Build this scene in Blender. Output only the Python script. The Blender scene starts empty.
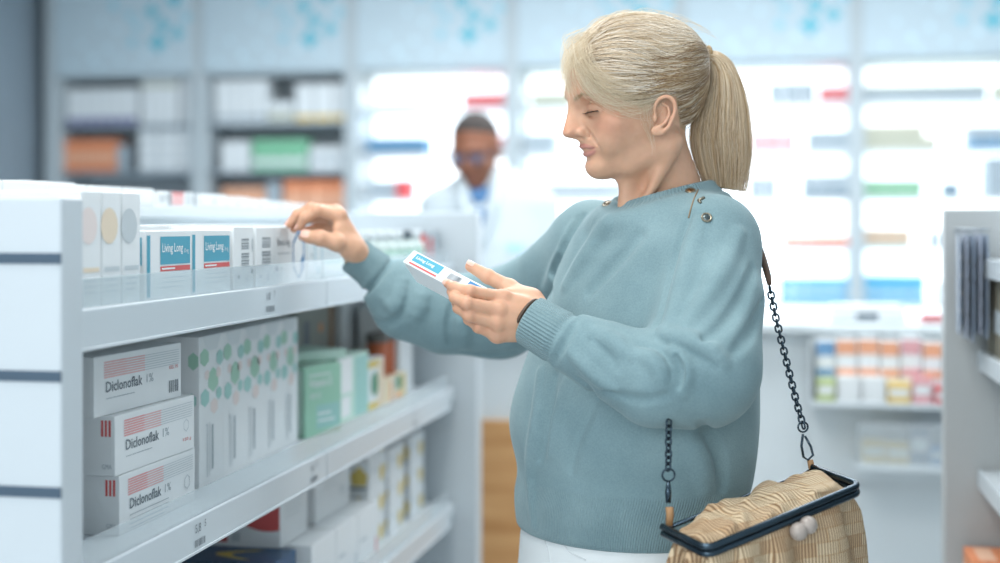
import bpy, bmesh, math, random
import numpy as np
from mathutils import Vector, Matrix

SC = bpy.context.scene
COL = SC.collection
random.seed(7)
rng = np.random.default_rng(11)

# ------------------------------------------------------------------ camera
H = 1.38                      # camera height
ALPHA = math.radians(11.2)    # the camera looks this far to the left of the aisle direction (+Y)
FPX = 1389.0                  # 50 mm on a 36 mm wide frame, 1000 px
CA, SA = math.cos(ALPHA), math.sin(ALPHA)
cam_data = bpy.data.cameras.new('camera')
cam = bpy.data.objects.new('camera', cam_data)
COL.objects.link(cam)
cam.location = (0, 0, H)
cam.rotation_euler = (math.pi / 2, 0, ALPHA)
cam_data.sensor_width = 36.0
cam_data.lens = 50.0
cam_data.shift_y = -0.0565
cam_data.clip_start = 0.05
cam_data.dof.use_dof = True
cam_data.dof.focus_distance = 1.93
cam_data.dof.aperture_fstop = 1.7
SC.camera = cam

# ------------------------------------------------------------------ view and world
SC.view_settings.view_transform = 'Standard'
SC.view_settings.look = 'None'
SC.view_settings.gamma = 1.0
SC.view_settings.use_curve_mapping = False
SC.view_settings.exposure = 0.54
SC.cycles.use_denoising = True
SC.cycles.max_bounces = 8
SC.cycles.sample_clamp_indirect = 6.0
w = bpy.data.worlds.new('world')
SC.world = w
w.use_nodes = True
w.node_tree.nodes['Background'].inputs[0].default_value = (0.86, 0.94, 1.0, 1)
w.node_tree.nodes['Background'].inputs[1].default_value = 0.90


def area_light(name, loc, size, power, color=(1, 1, 1), target=None, size_y=None):
    d = bpy.data.lights.new(name, 'AREA')
    d.energy = power
    d.color = color
    d.size = size
    if size_y:
        d.shape = 'RECTANGLE'
        d.size_y = size_y
    o = bpy.data.objects.new(name, d)
    COL.objects.link(o)
    o.location = loc
    if target is not None:
        v = Vector(target) - Vector(loc)
        o.rotation_euler = v.to_track_quat('-Z', 'Y').to_euler()
    return o


# ceiling panels of the shop and a fill light added behind the camera
area_light('ceiling_panel_aisle', (-0.75, 1.35, 2.95), 1.0, 23, (1.0, 0.97, 0.93), size_y=1.0)
area_light('ceiling_panel_middle', (-0.2, 3.5, 2.95), 2.0, 40, (0.95, 0.98, 1.0), size_y=1.0)
area_light('ceiling_panel_counter', (-0.6, 5.7, 2.95), 4.5, 84, (0.97, 0.985, 1.0), size_y=1.2)
area_light('front_fill_light', (-1.3, -1.7, 2.2), 2.0, 34, (0.95, 0.98, 1.0), target=(-0.25, 2.2, 1.2), size_y=1.4)


# ------------------------------------------------------------------ coordinates
def P(px, py, d):
    """point at depth d along the view axis behind pixel (px, py), in the view-aligned frame"""
    return np.array([(px - 500.0) / FPX * d, d, H - (py - 225.0) / FPX * d])


def to_world(v):
    v = np.asarray(v, dtype=np.float64)
    out = v.copy()
    out[..., 0] = CA * v[..., 0] - SA * v[..., 1]
    out[..., 1] = SA * v[..., 0] + CA * v[..., 1]
    return out


def W(px, py, d):
    return to_world(P(px, py, d))


# ------------------------------------------------------------------ materials
def srgb(hexv):
    r, g, b = [int(hexv[i:i + 2], 16) / 255.0 for i in (0, 2, 4)]
    f = lambda c: c / 12.92 if c <= 0.04045 else ((c + 0.055) / 1.055) ** 2.4
    return (f(r), f(g), f(b), 1.0)


MATS = {}


def mat(name, hexv, rough=0.5, metallic=0.0, vary=0.03, scale=12.0, bump=0.0, bump_scale=200.0,
        emit=0.0, emit_hex=None, spec=0.5, alpha=1.0, transmission=0.0):
    if name in MATS:
        return MATS[name]
    m = bpy.data.materials.new(name)
    m.use_nodes = True
    nt = m.node_tree
    b = nt.nodes['Principled BSDF']
    c = srgb(hexv)
    b.inputs['Roughness'].default_value = rough
    b.inputs['Metallic'].default_value = metallic
    b.inputs['Specular IOR Level'].default_value = spec
    tc = nt.nodes.new('ShaderNodeTexCoord')
    if vary > 0:
        n = nt.nodes.new('ShaderNodeTexNoise')
        n.inputs['Scale'].default_value = scale
        n.inputs['Detail'].default_value = 3
        mr = nt.nodes.new('ShaderNodeMapRange')
        mr.inputs[3].default_value = 1 - vary
        mr.inputs[4].default_value = 1 + vary
        mx = nt.nodes.new('ShaderNodeMixRGB')
        mx.blend_type = 'MULTIPLY'
        mx.inputs[0].default_value = 1
        mx.inputs[1].default_value = c
        nt.links.new(tc.outputs['Object'], n.inputs['Vector'])
        nt.links.new(n.outputs['Fac'], mr.inputs[0])
        nt.links.new(mr.outputs[0], mx.inputs[2])
        nt.links.new(mx.outputs[0], b.inputs['Base Color'])
    else:
        b.inputs['Base Color'].default_value = c
    if bump > 0:
        n2 = nt.nodes.new('ShaderNodeTexNoise')
        n2.inputs['Scale'].default_value = bump_scale
        bp = nt.nodes.new('ShaderNodeBump')
        bp.inputs['Strength'].default_value = bump
        bp.inputs['Distance'].default_value = 0.002
        nt.links.new(tc.outputs['Object'], n2.inputs['Vector'])
        nt.links.new(n2.outputs['Fac'], bp.inputs['Height'])
        nt.links.new(bp.outputs[0], b.inputs['Normal'])
    if emit > 0:
        b.inputs['Emission Color'].default_value = srgb(emit_hex or hexv)
        b.inputs['Emission Strength'].default_value = emit
    if transmission > 0:
        b.inputs['Transmission Weight'].default_value = transmission
        b.inputs['IOR'].default_value = 1.2
    if alpha < 1:
        b.inputs['Alpha'].default_value = alpha
    MATS[name] = m
    return m


# ------------------------------------------------------------------ objects
def tag(o, label=None, cat=None, group=None, kind=None):
    if label: o['label'] = label
    if cat: o['category'] = cat
    if group: o['group'] = group
    if kind: o['kind'] = kind
    return o


def empty(name, loc, rz=0.0):
    o = bpy.data.objects.new(name, None)
    o.empty_display_size = 0.05
    COL.objects.link(o)
    o.location = loc
    o.rotation_euler = (0, 0, rz)
    return o


class MB:
    """collects shapes, then links them as ONE mesh object"""

    def __init__(self):
        self.v, self.f, self.mi, self.sm = [], [], [], []

    def add(self, verts, faces, mi=0, smooth=False):
        n = len(self.v)
        self.v.extend([tuple(float(c) for c in p) for p in verts])
        for f in faces:
            self.f.append([i + n for i in f])
            self.mi.append(mi)
            self.sm.append(smooth)
        return self

    def box(self, lo, hi, mi=0, bev=0.0):
        (x0, y0, z0), (x1, y1, z1) = lo, hi
        if bev <= 0:
            v = [(x0, y0, z0), (x1, y0, z0), (x1, y1, z0), (x0, y1, z0), (x0, y0, z1), (x1, y0, z1), (x1, y1, z1), (x0, y1, z1)]
            f = [(0, 3, 2, 1), (4, 5, 6, 7), (0, 1, 5, 4), (1, 2, 6, 5), (2, 3, 7, 6), (3, 0, 4, 7)]
            return self.add(v, f, mi)
        bm = bmesh.new()
        bmesh.ops.create_cube(bm, size=1.0)
        for vv in bm.verts:
            vv.co = Vector(((x0 + x1) / 2 + vv.co.x * (x1 - x0), (y0 + y1) / 2 + vv.co.y * (y1 - y0), (z0 + z1) / 2 + vv.co.z * (z1 - z0)))
        bmesh.ops.bevel(bm, geom=bm.edges[:], offset=bev, segments=2, affect='EDGES', profile=0.5)
        bm.verts.index_update()
        self.add([vv.co for vv in bm.verts], [[q.index for q in ff.verts] for ff in bm.faces], mi)
        bm.free()
        return self

    def tube(self, pts, r, n=10, mi=0, caps=True, closed=False, squash=None):
        pts = [Vector(p) for p in pts]
        m = len(pts)
        rs = r if hasattr(r, '__len__') else [r] * m
        verts, faces = [], []
        up = None
        for i in range(m):
            if closed:
                t = (pts[(i + 1) % m] - pts[i - 1]).normalized()
            else:
                t = (pts[min(i + 1, m - 1)] - pts[max(i - 1, 0)]).normalized()
            if up is None:
                up = Vector((0, 0, 1)) if abs(t.z) < 0.9 else Vector((1, 0, 0))
            a = (up - t * up.dot(t)).normalized()
            up = a
            b = t.cross(a)
            for k in range(n):
                an = 2 * math.pi * k / n
                ca, sa = math.cos(an), math.sin(an)
                if squash: sa *= squash
                verts.append(pts[i] + a * (rs[i] * ca) + b * (rs[i] * sa))
        rng_ = range(m) if closed else range(m - 1)
        for i in rng_:
            j = (i + 1) % m
            for k in range(n):
                faces.append((i * n + k, i * n + (k + 1) % n, j * n + (k + 1) % n, j * n + k))
        if caps and not closed:
            faces.append(tuple(range(n - 1, -1, -1)))
            faces.append(tuple((m - 1) * n + k for k in range(n)))
        return self.add(verts, faces, mi, True)

    def lathe(self, prof, c=(0, 0, 0), n=24, mi=0, axis=None):
        """prof: (radius, height) pairs from the bottom up, closed with caps"""
        M = Matrix.Identity(3)
        if axis is not None:
            M = Vector(axis).normalized().to_track_quat('Z', 'Y').to_matrix()
        verts, faces = [], []
        c = Vector(c)
        for (r, h) in prof:
            for k in range(n):
                an = 2 * math.pi * k / n
                verts.append(c + M @ Vector((r * math.cos(an), r * math.sin(an), h)))
        for i in range(len(prof) - 1):
            for k in range(n):
                faces.append((i * n + k, i * n + (k + 1) % n, (i + 1) * n + (k + 1) % n, (i + 1) * n + k))
        faces.append(tuple(range(n - 1, -1, -1)))
        faces.append(tuple((len(prof) - 1) * n + k for k in range(n)))
        return self.add(verts, faces, mi, True)

    def build(self, name, mats, parent=None, loc=None, rz=0.0, world=False):
        """world=True: the vertices are world points, moved so that the origin is loc"""
        me = bpy.data.meshes.new(name)
        v = self.v
        if world and loc is not None:
            v = [(p[0] - loc[0], p[1] - loc[1], p[2] - loc[2]) for p in v]
        me.from_pydata(v, [], self.f)
        if not isinstance(mats, (list, tuple)):
            mats = [mats]
        for m in mats:
            me.materials.append(m)
        me.polygons.foreach_set('material_index', self.mi)
        me.polygons.foreach_set('use_smooth', self.sm)
        me.update()
        o = bpy.data.objects.new(name, me)
        COL.objects.link(o)
        if parent is not None:
            o.parent = parent
        if loc is not None:
            o.location = loc
        if rz: o.rotation_euler = (0, 0, rz)
        return o


def mesh_np(name, v, f, mats, parent=None, loc=(0, 0, 0), smooth=True, attrs=None):
    """numpy vertices (world) and quads -> one mesh object with its origin at loc"""
    me = bpy.data.meshes.new(name)
    vv = np.asarray(v, dtype=np.float32) - np.asarray(loc, dtype=np.float32)
    ff = np.asarray(f, dtype=np.int32)
    k = ff.shape[1]
    me.vertices.add(len(vv))
    me.vertices.foreach_set('co', vv.ravel())
    me.loops.add(ff.size)
    me.loops.foreach_set('vertex_index', ff.ravel())
    me.polygons.add(len(ff))
    me.polygons.foreach_set('loop_start', np.arange(0, ff.size, k, dtype=np.int32))
    me.polygons.foreach_set('loop_total', np.full(len(ff), k, dtype=np.int32))
    me.update(calc_edges=True)
    me.polygons.foreach_set('use_smooth', np.full(len(ff), smooth))
    for m in (mats if isinstance(mats, (list, tuple)) else [mats]):
        me.materials.append(m)
    for an, (kind, data) in (attrs or {}).items():
        a = me.attributes.new(an, kind, 'POINT')
        if kind == 'FLOAT_COLOR':
            a.data.foreach_set('color', np.asarray(data, dtype=np.float32).ravel())
        elif kind == 'FLOAT':
            a.data.foreach_set('value', np.asarray(data, dtype=np.float32).ravel())
        else:
            a.data.foreach_set('vector', np.asarray(data, dtype=np.float32).ravel())
    o = bpy.data.objects.new(name, me)
    COL.objects.link(o)
    if parent is not None:
        o.parent = parent            # loc is the parent's own place
        return o
    o.location = loc
    return o


# ------------------------------------------------------------------ implicit surfaces
F32 = np.float32


def seg(p, a, b, ra, rb=None):
    a = np.asarray(a, F32); b = np.asarray(b, F32)
    rb = ra if rb is None else rb
    ba = b - a
    pa = p - a
    h = np.clip(pa @ ba / max(float(ba @ ba), 1e-12), 0, 1)
    q = pa - h[:, None] * ba
    return np.sqrt(np.einsum('ij,ij->i', q, q)) - (ra + (rb - ra) * h)


def chain(p, pts, rs, k=0.0):
    d = None
    for i in range(len(pts) - 1):
        e = seg(p, pts[i], pts[i + 1], rs[i], rs[i + 1])
        d = e if d is None else (smin(d, e, k) if k > 0 else np.minimum(d, e))
    return d


def ell(p, c, r, R=None):
    q = p - np.asarray(c, F32)
    if R is not None:
        q = q @ np.asarray(R, F32).T
    r = np.asarray(r, F32)
    k0 = np.sqrt((((q / r) ** 2).sum(1)))
    k1 = np.sqrt((((q / (r * r)) ** 2).sum(1)))
    return k0 * (k0 - 1.0) / np.maximum(k1, 1e-9)


def smin(a, b, k):
    h = np.clip(0.5 + 0.5 * (b - a) / k, 0, 1)
    return b + (a - b) * h - k * h * (1 - h)


def smax(a, b, k):
    return -smin(-a, -b, k)


def mesh_sdf(fn, lo, hi, h, slack=1.7):
    """sparse surface nets: returns vertices and quads of fn = 0 inside the box lo..hi"""
    lo = np.asarray(lo, float); hi = np.asarray(hi, float)
    B = 8
    nb = np.ceil((hi - lo) / (h * B)).astype(int) + 1
    g = np.stack(np.meshgrid(*[np.arange(n) for n in nb], indexing='ij'), -1).reshape(-1, 3)
    cen = (lo + (g + 0.5) * h * B).astype(F32)
    fc = np.concatenate([fn(c) for c in np.array_split(cen, max(1, len(cen) // 200000))])
    act = g[np.abs(fc) < h * B * 0.87 * slack]
    off = np.stack(np.meshgrid(*[np.arange(B + 1)] * 3, indexing='ij'), -1).reshape(-1, 3)
    corner = np.array([(i, j, k) for i in (0, 1) for j in (0, 1) for k in (0, 1)])
    edges = [(a, b) for a in range(8) for b in range(a + 1, 8) if np.abs(corner[a] - corner[b]).sum() == 1]
    N = nb * B + 2
    K, V, S = [], [], []
    for ch in np.array_split(act, max(1, len(act) // 600)):
        if len(ch) == 0:
            continue
        ip = (ch[:, None, :] * B + off[None]).reshape(-1, 3)
        val = fn((lo + ip * h).astype(F32)).reshape(len(ch), B + 1, B + 1, B + 1)
        cs = [val[:, c[0]:c[0] + B, c[1]:c[1] + B, c[2]:c[2] + B] for c in corner]
        st = np.stack(cs, -1)
        ins = st < 0
        mixed = ins.any(-1) & ~ins.all(-1)
        bi, x, y, z = np.nonzero(mixed)
        if len(bi) == 0:
            continue
        f8 = st[bi, x, y, z]
        cell = ch[bi] * B + np.stack([x, y, z], -1)
        acc = np.zeros((len(bi), 3)); cnt = np.zeros(len(bi))
        for a, b in edges:
            fa, fb = f8[:, a], f8[:, b]
            cr = (fa < 0) != (fb < 0)
            t = np.where(cr, fa / np.where(cr, fa - fb, 1), 0)
            acc += cr[:, None] * (corner[a] + t[:, None] * (corner[b] - corner[a]))
            cnt += cr
        V.append(lo + (cell + acc / cnt[:, None]) * h)
        K.append((cell[:, 0].astype(np.int64) * N[1] + cell[:, 1]) * N[2] + cell[:, 2])
        S.append(f8)
    K = np.concatenate(K); V = np.concatenate(V); S = np.concatenate(S)
    o = np.argsort(K)
    K, V, S = K[o], V[o], S[o]
    step = np.array([N[1] * N[2], N[2], 1], dtype=np.int64)
    cidx = {0: 4, 1: 2, 2: 1}
    Q = []
    for ax in range(3):
        b, c = (ax + 1) % 3, (ax + 2) % 3
        i0 = S[:, 0] < 0
        cr = np.nonzero(i0 != (S[:, cidx[ax]] < 0))[0]
        ks = [K[cr], K[cr] - step[b], K[cr] - step[b] - step[c], K[cr] - step[c]]
        ids, ok = [], np.ones(len(cr), bool)
        for kk in ks:
            j = np.clip(np.searchsorted(K, kk), 0, len(K) - 1)
            ok &= K[j] == kk
            ids.append(j)
        q = np.stack(ids, -1)
        fl = ~i0[cr]
        q[fl] = q[fl][:, ::-1]
        Q.append(q[ok])
    return V, np.concatenate(Q)


def relax(v, f, it=1, lam=0.5):
    e = np.concatenate([f[:, [0, 1]], f[:, [1, 2]], f[:, [2, 3]], f[:, [3, 0]]])
    for _ in range(it):
        acc = np.zeros_like(v); n = np.zeros(len(v))
        for k in range(3):
            acc[:, k] = np.bincount(e[:, 0], v[e[:, 1], k], len(v)) + np.bincount(e[:, 1], v[e[:, 0], k], len(v))
        n = np.bincount(e[:, 0], minlength=len(v)) + np.bincount(e[:, 1], minlength=len(v))
        v = v + lam * (acc / np.maximum(n, 1)[:, None] - v)
    return v


def grad(fn, p, e=0.001):
    p = np.asarray(p, F32)
    g = np.stack([fn(p + np.array(d, F32) * e) - fn(p - np.array(d, F32) * e) for d in np.eye(3)], -1)
    return g / np.maximum(np.linalg.norm(g, axis=1, keepdims=True), 1e-9)


def project(fn, p, off=0.0, it=5):
    """move points on to the level fn = off"""
    p = np.asarray(p, F32).copy()
    for _ in range(it):
        p -= (grad(fn, p) * (fn(p) - off)[:, None]).astype(F32)
    return p


def march(fn, pix, t0=1.3, t1=3.0, it=70):
    """first hits of sight lines with fn = 0 (view-aligned frame); pix is a list of (px, py)"""
    pix = np.asarray(pix, float)
    d = np.stack([(pix[:, 0] - 500) / FPX, np.ones(len(pix)), -(pix[:, 1] - 225) / FPX], -1)
    o = np.array([0, 0, H])
    t = np.full(len(pix), t0)
    for _ in range(it):
        t = np.minimum(t + 0.7 * fn((o + d * t[:, None]).astype(F32)), t1)
    return o + d * t[:, None]


def densify(pts, n):
    """Catmull-Rom through pts, n steps per span"""
    pts = np.asarray(pts, float)
    if len(pts) < 3:
        t = np.linspace(0, 1, n + 1)[:, None]
        return pts[0] * (1 - t) + pts[-1] * t
    P0 = np.vstack([2 * pts[0] - pts[1], pts, 2 * pts[-1] - pts[-2]])
    out = []
    for i in range(len(pts) - 1):
        a, b, c, d = P0[i], P0[i + 1], P0[i + 2], P0[i + 3]
        for t in np.linspace(0, 1, n, endpoint=False):
            out.append(0.5 * (2 * b + (c - a) * t + (2 * a - 5 * b + 4 * c - d) * t * t + (3 * b - a - 3 * c + d) * t ** 3))
    out.append(pts[-1])
    return np.array(out)


class Poly2D:
    """signed distance to a closed outline, tabulated"""

    def __init__(self, pts, h=0.001, pad=0.13, n=4, soft=0):
        pts = np.asarray(pts, float)
        c = densify(np.vstack([pts[-1:], pts, pts[:2]]), n)
        c = c[n:n + n * len(pts)]
        self.h = h
        self.lo = pts.min(0) - pad
        n0 = np.ceil((pts.max(0) + pad - self.lo) / h).astype(int) + 1
        gx = self.lo[0] + np.arange(n0[0]) * h
        gy = self.lo[1] + np.arange(n0[1]) * h
        X, Y = np.meshgrid(gx, gy, indexing='ij')
        d = np.full(X.shape, 1e9); ins = np.zeros(X.shape, bool)
        m = len(c)
        for i in range(m):
            a, b = c[i], c[(i + 1) % m]
            ex, ey = b - a
            wx, wy = X - a[0], Y - a[1]
            t = np.clip((wx * ex + wy * ey) / max(ex * ex + ey * ey, 1e-12), 0, 1)
            d = np.minimum(d, (wx - ex * t) ** 2 + (wy - ey * t) ** 2)
            cond = ((a[1] <= Y) & (b[1] > Y)) | ((b[1] <= Y) & (a[1] > Y))
            if abs(ey) > 1e-12:
                ins ^= cond & (X < a[0] + (Y - a[1]) / ey * ex)
        t = np.sqrt(d) * np.where(ins, -1, 1)
        if soft:                                    # round off the creases deep inside, leave the rim sharp
            b = t.copy()
            for _ in range(3):
                for ax in (0, 1):
                    c_ = np.cumsum(np.pad(b, [(soft + 1, soft) if k == ax else (0, 0) for k in (0, 1)], mode='edge'), axis=ax)
                    b = (np.take(c_, np.arange(2 * soft + 1, c_.shape[ax]), ax) - np.take(c_, np.arange(0, c_.shape[ax] - 2 * soft - 1), ax)) / (2 * soft + 1)
            wgt = np.clip((-t - 0.004) / 0.022, 0, 1)
            t = t * (1 - wgt) + b * wgt
        self.t = t.astype(F32)

    def __call__(self, a, z):
        u = np.clip((a - self.lo[0]) / self.h, 0, self.t.shape[0] - 1.001)
        v = np.clip((z - self.lo[1]) / self.h, 0, self.t.shape[1] - 1.001)
        i = u.astype(np.int32); j = v.astype(np.int32)
        fu = (u - i).astype(F32); fv = (v - j).astype(F32)
        T = self.t
        return (T[i, j] * (1 - fu) + T[i + 1, j] * fu) * (1 - fv) + (T[i, j + 1] * (1 - fu) + T[i + 1, j + 1] * fu) * fv


def ellinset(l, b, A):
    """how far an outline is drawn in at sideways distance l, half breadth b, roundness A"""
    q = np.clip(np.abs(l) / b, 0, 0.999)
    return A * (1 - np.sqrt(1 - q * q)) + np.maximum(np.abs(l) - b * 0.999, 0) * 1.6


def curves_obj(name, strands, radius, material, parent, loc):
    """strands: list of (n,3) world points -> one hair curves object with tapering radius"""
    hc = bpy.data.hair_curves.new(name)
    hc.add_curves([len(s) for s in strands])
    allp = np.concatenate(strands) - np.asarray(loc)
    hc.attributes['position'].data.foreach_set('vector', allp.astype(np.float32).ravel())
    r = np.concatenate([radius * (1.0 - 0.75 * np.linspace(0, 1, len(s)) ** 2) for s in strands]).astype(np.float32)
    ra = hc.attributes.get('radius') or hc.attributes.new('radius', 'FLOAT', 'POINT')
    ra.data.foreach_set('value', r)
    hc.materials.append(material)
    o = bpy.data.objects.new(name, hc)
    COL.objects.link(o)
    o.parent = parent
    return o


# ================================================================== THE SHOP
def struct(name, mb, m):
    o = mb.build(name, m)
    o['kind'] = 'structure'
    return o


floor_m = mat('floor_vinyl', 'C9CED0', 0.35, vary=0.04, scale=3)
wall_m = mat('wall_paint_grey_blue', '8797A3', 0.8, vary=0.03, scale=2)
white_wall = mat('wall_paint_white', 'DDE4E8', 0.8, vary=0.02)
struct('floor', MB().box((-4.5, -2.6, -0.1), (3.2, 8.2, 0.0)), floor_m)
struct('wall_back', MB().box((-4.5, 8.0, 0), (3.2, 8.2, 3.1)), wall_m)
struct('wall_left', MB().box((-4.5, -2.6, 0), (-4.30, 8.0, 3.1)), wall_m)
struct('wall_right', MB().box((3.0, -2.6, 0), (3.2, 8.0, 3.1)), white_wall)
struct('ceiling', MB().box((-4.5, -2.6, 3.1), (3.2, 8.2, 3.2)), mat('ceiling_tiles', 'E8ECEE', 0.9, vary=0.02))
struct('baseboard_left', MB().box((-4.30, -2.6, 0), (-4.28, 7.4, 0.1), bev=0.004), mat('baseboard', 'B9C2C8', 0.6))

# ------------------------------------------------------------------ printing on cartons
TEXT = {}


def text_poly(s, bold=False):
    if s not in TEXT:
        cu = bpy.data.curves.new('lettering', 'FONT')
        cu.body = s
        cu.size = 1.0
        cu.resolution_u = 2
        cu.offset = 0.012 if bold else 0.0
        o = bpy.data.objects.new('lettering', cu)
        COL.objects.link(o)
        dg = bpy.context.evaluated_depsgraph_get()
        me = bpy.data.meshes.new_from_object(o.evaluated_get(dg))
        vs = np.array([v.co[:2] for v in me.vertices])
        fs = [list(p.vertices) for p in me.polygons]
        bpy.data.objects.remove(o)
        bpy.data.curves.remove(cu)
        bpy.data.meshes.remove(me)
        vs -= vs.min(0)
        TEXT[s] = (vs / max(vs[:, 1].max(), 1e-6), fs)
    return TEXT[s]


class Print:
    """flat printed marks on the faces of a box of w x d x h whose origin is the middle of its base"""

    def __init__(self, w, d, h):
        self.w, self.d, self.h = w, d, h
        self.mb, self.mats = MB(), []
        self.face('front')

    def face(self, n):
        w, d, h = self.w / 2, self.d / 2, self.h
        e = 0.0004
        self.o, self.u, self.v, self.n, self.W, self.Hh = {
            'front': ((-w, -d - e, 0), (1, 0, 0), (0, 0, 1), (0, -1, 0), self.w, h),
            'near': ((-w - e, d, 0), (0, -1, 0), (0, 0, 1), (-1, 0, 0), self.d, h),
            'far': ((w + e, -d, 0), (0, 1, 0), (0, 0, 1), (1, 0, 0), self.d, h),
            'top': ((-w, -d, h + e), (1, 0, 0), (0, 1, 0), (0, 0, 1), self.w, self.d)}[n]
        self.o, self.u, self.v, self.n = [np.array(x, float) for x in (self.o, self.u, self.v, self.n)]
        return self

    def mi(self, m):
        if m not in self.mats: self.mats.append(m)
        return self.mats.index(m)

    def poly(self, pts, m, layer=0, faces=None):
        """pts in fractions of the face"""
        p = [self.o + self.u * (x * self.W) + self.v * (y * self.Hh) + self.n * (0.00018 * layer) for x, y in pts]
        self.mb.add(p, faces or [list(range(len(p)))], self.mi(m))
        return self

    def rect(self, x0, y0, x1, y1, m, layer=0):
        return self.poly([(x0, y0), (x1, y0), (x1, y1), (x0, y1)], m, layer)

    def text(self, s, x, y, hgt, m, layer=1, width=None, bold=False, up=False):
        vs, fs = text_poly(s, bold)
        asp = self.Hh / self.W
        k = hgt
        sx = k * asp if width is None else width / vs[:, 0].max()
        if up:                                          # running upwards
            pts = [(x - vy * k * asp, y + vx * k) for vx, vy in vs]
        else:
            pts = [(x + vx * sx, y + vy * k) for vx, vy in vs]
        return self.poly(pts, m, layer, [list(f) for f in fs])

    def lines(self, x0, y0, x1, n, gap, m, th=0.012):
        r = random.Random(int(x0 * 1000) + n)
        for i in range(n):
            self.rect(x0, y0 - i * gap, x0 + (x1 - x0) * (1 if i < n - 1 else 0.6 + 0.3 * r.random()), y0 - i * gap + th, m, 1)
        return self

    def barcode(self, x0, y0, x1, y1, m, n=13, horiz=False):
        r = random.Random(5)
        t = 0.0
        ws = [0.4 + r.random() for _ in range(2 * n)]
        tot = sum(ws)
        for i, q in enumerate(ws):
            a, b = t / tot, (t + q) / tot
            t += q
            if i % 2 == 0:
                if horiz: self.rect(x0, y0 + (y1 - y0) * a, x1, y0 + (y1 - y0) * b, m, 1)
                else: self.rect(x0 + (x1 - x0) * a, y0, x0 + (x1 - x0) * b, y1, m, 1)
        return self

    def disc(self, x, y, r, m, n=18, layer=1, sx=None):
        sx = sx or r * self.Hh / self.W
        return self.poly([(x + sx * math.cos(2 * math.pi * k / n), y + r * math.sin(2 * math.pi * k / n)) for k in range(n)], m, layer)

    def hexagon(self, x, y, r, m, layer=1, sx=None):
        sx = sx or r * self.Hh / self.W
        return self.poly([(x + sx * math.sin(math.pi * k / 3), y + r * math.cos(math.pi * k / 3)) for k in range(6)][::-1], m, layer)

    def hexring(self, x, y, r, m, th=0.2, layer=1, sx=None):
        sx = sx or r * self.Hh / self.W
        pts = []
        for q in (1.0, 1 - th):
            pts += [(x + q * sx * math.sin(-math.pi * k / 3), y + q * r * math.cos(-math.pi * k / 3)) for k in range(6)]
        return self.poly(pts, m, layer, [[k, (k + 1) % 6, 6 + (k + 1) % 6, 6 + k] for k in range(6)])

    def build(self, parent, name='printed_design'):
        return self.mb.build(name, self.mats, parent)


def carton_mesh(w, d, h, bev=0.0012, flap=True):
    mb = MB().box((-w / 2, -d / 2, 0), (w / 2, d / 2, h), 0, min(bev, min(w, d, h) * 0.08))
    if flap:                                           # tuck flaps: a sheet of board lies on each end
        for s in (-1, 1):
            x0, x1 = sorted((s * w / 2, s * (w / 2 + 0.00025)))
            mb.box((x0, -d / 2 * 0.94, h * 0.10), (x1, d / 2 * 0.94, h * 0.985))
    return mb


def carton(w, d, h, m, label, loc, rz=math.pi / 2, group=None, prints=None, cat='box', name='carton', bev=0.0012):
    o = carton_mesh(w, d, h, bev).build(name, m, None, loc, rz)
    tag(o, label, cat, group)
    if prints is not None:
        p = Print(w, d, h)
        prints(p)
        p.build(o)
    return o


def copy_thing(o, loc, rz, label):
    c = o.copy()
    COL.objects.link(c)
    c.location = loc
    c.rotation_euler = (0, 0, rz)
    c['label'] = label
    for ch in o.children:
        k = ch.copy()
        COL.objects.link(k)
        k.parent = c
    return c


card = mat('white_card', 'E6EBED', 0.55, vary=0.015)
card2 = mat('pale_card', 'D8E0E3', 0.55, vary=0.015)
ink = mat('ink_dark', '6E7A83', 0.6, vary=0)
ink_l = mat('ink_grey', 'A8B4BA', 0.6, vary=0)
ink_p = mat('ink_pale', 'C3CDD2', 0.6, vary=0)
red = mat('ink_red', 'D4605F', 0.6, vary=0)
pink = mat('ink_pink', 'E3B7B7', 0.6, vary=0)
blue = mat('ink_blue', '4FA2BA', 0.6, vary=0)
blue_d = mat('ink_deep_blue', '3C7FB2', 0.6, vary=0)
green = mat('ink_green', 'A3CDB9', 0.6, vary=0)
teal = mat('ink_teal', 'A2D0CA', 0.6, vary=0)
paper = mat('ink_white', 'F0F3F4', 0.6, vary=0)
orange = mat('ink_orange', 'E8A25C', 0.6, vary=0)
yellow = mat('ink_yellow', 'D6C06A', 0.6, vary=0)

# ------------------------------------------------------------------ left shelf unit
shelf_m = mat('shelf_enamel', 'D3DCE1', 0.32, vary=0.01)
panel_m = mat('panel_enamel', 'C6D0D6', 0.38, vary=0.01)
rail_m = mat('price_rail', 'C9D3D9', 0.28, vary=0.0)
slot_m = mat('slot_dark', '43586A', 0.6, vary=0)
clear = bpy.data.materials.new('clear_acrylic')
clear.use_nodes = True
_n = clear.node_tree
_n.nodes.remove(_n.nodes['Principled BSDF'])
_t = _n.nodes.new('ShaderNodeBsdfTransparent'); _t.inputs[0].default_value = (0.93, 0.96, 0.97, 1)
_g = _n.nodes.new('ShaderNodeBsdfGlossy'); _g.inputs['Roughness'].default_value = 0.06
_d = _n.nodes.new('ShaderNodeBsdfDiffuse'); _d.inputs[0].default_value = (0.8, 0.86, 0.9, 1)
_m0 = _n.nodes.new('ShaderNodeMixShader'); _m0.inputs[0].default_value = 0.25
_m1 = _n.nodes.new('ShaderNodeMixShader'); _m1.inputs[0].default_value = 0.12
_n.links.new(_t.outputs[0], _m0.inputs[1]); _n.links.new(_d.outputs[0], _m0.inputs[2])
_n.links.new(_m0.outputs[0], _m1.inputs[1]); _n.links.new(_g.outputs[0], _m1.inputs[2])
_n.links.new(_m1.outputs[0], _n.nodes['Material Output'].inputs[0])

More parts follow.
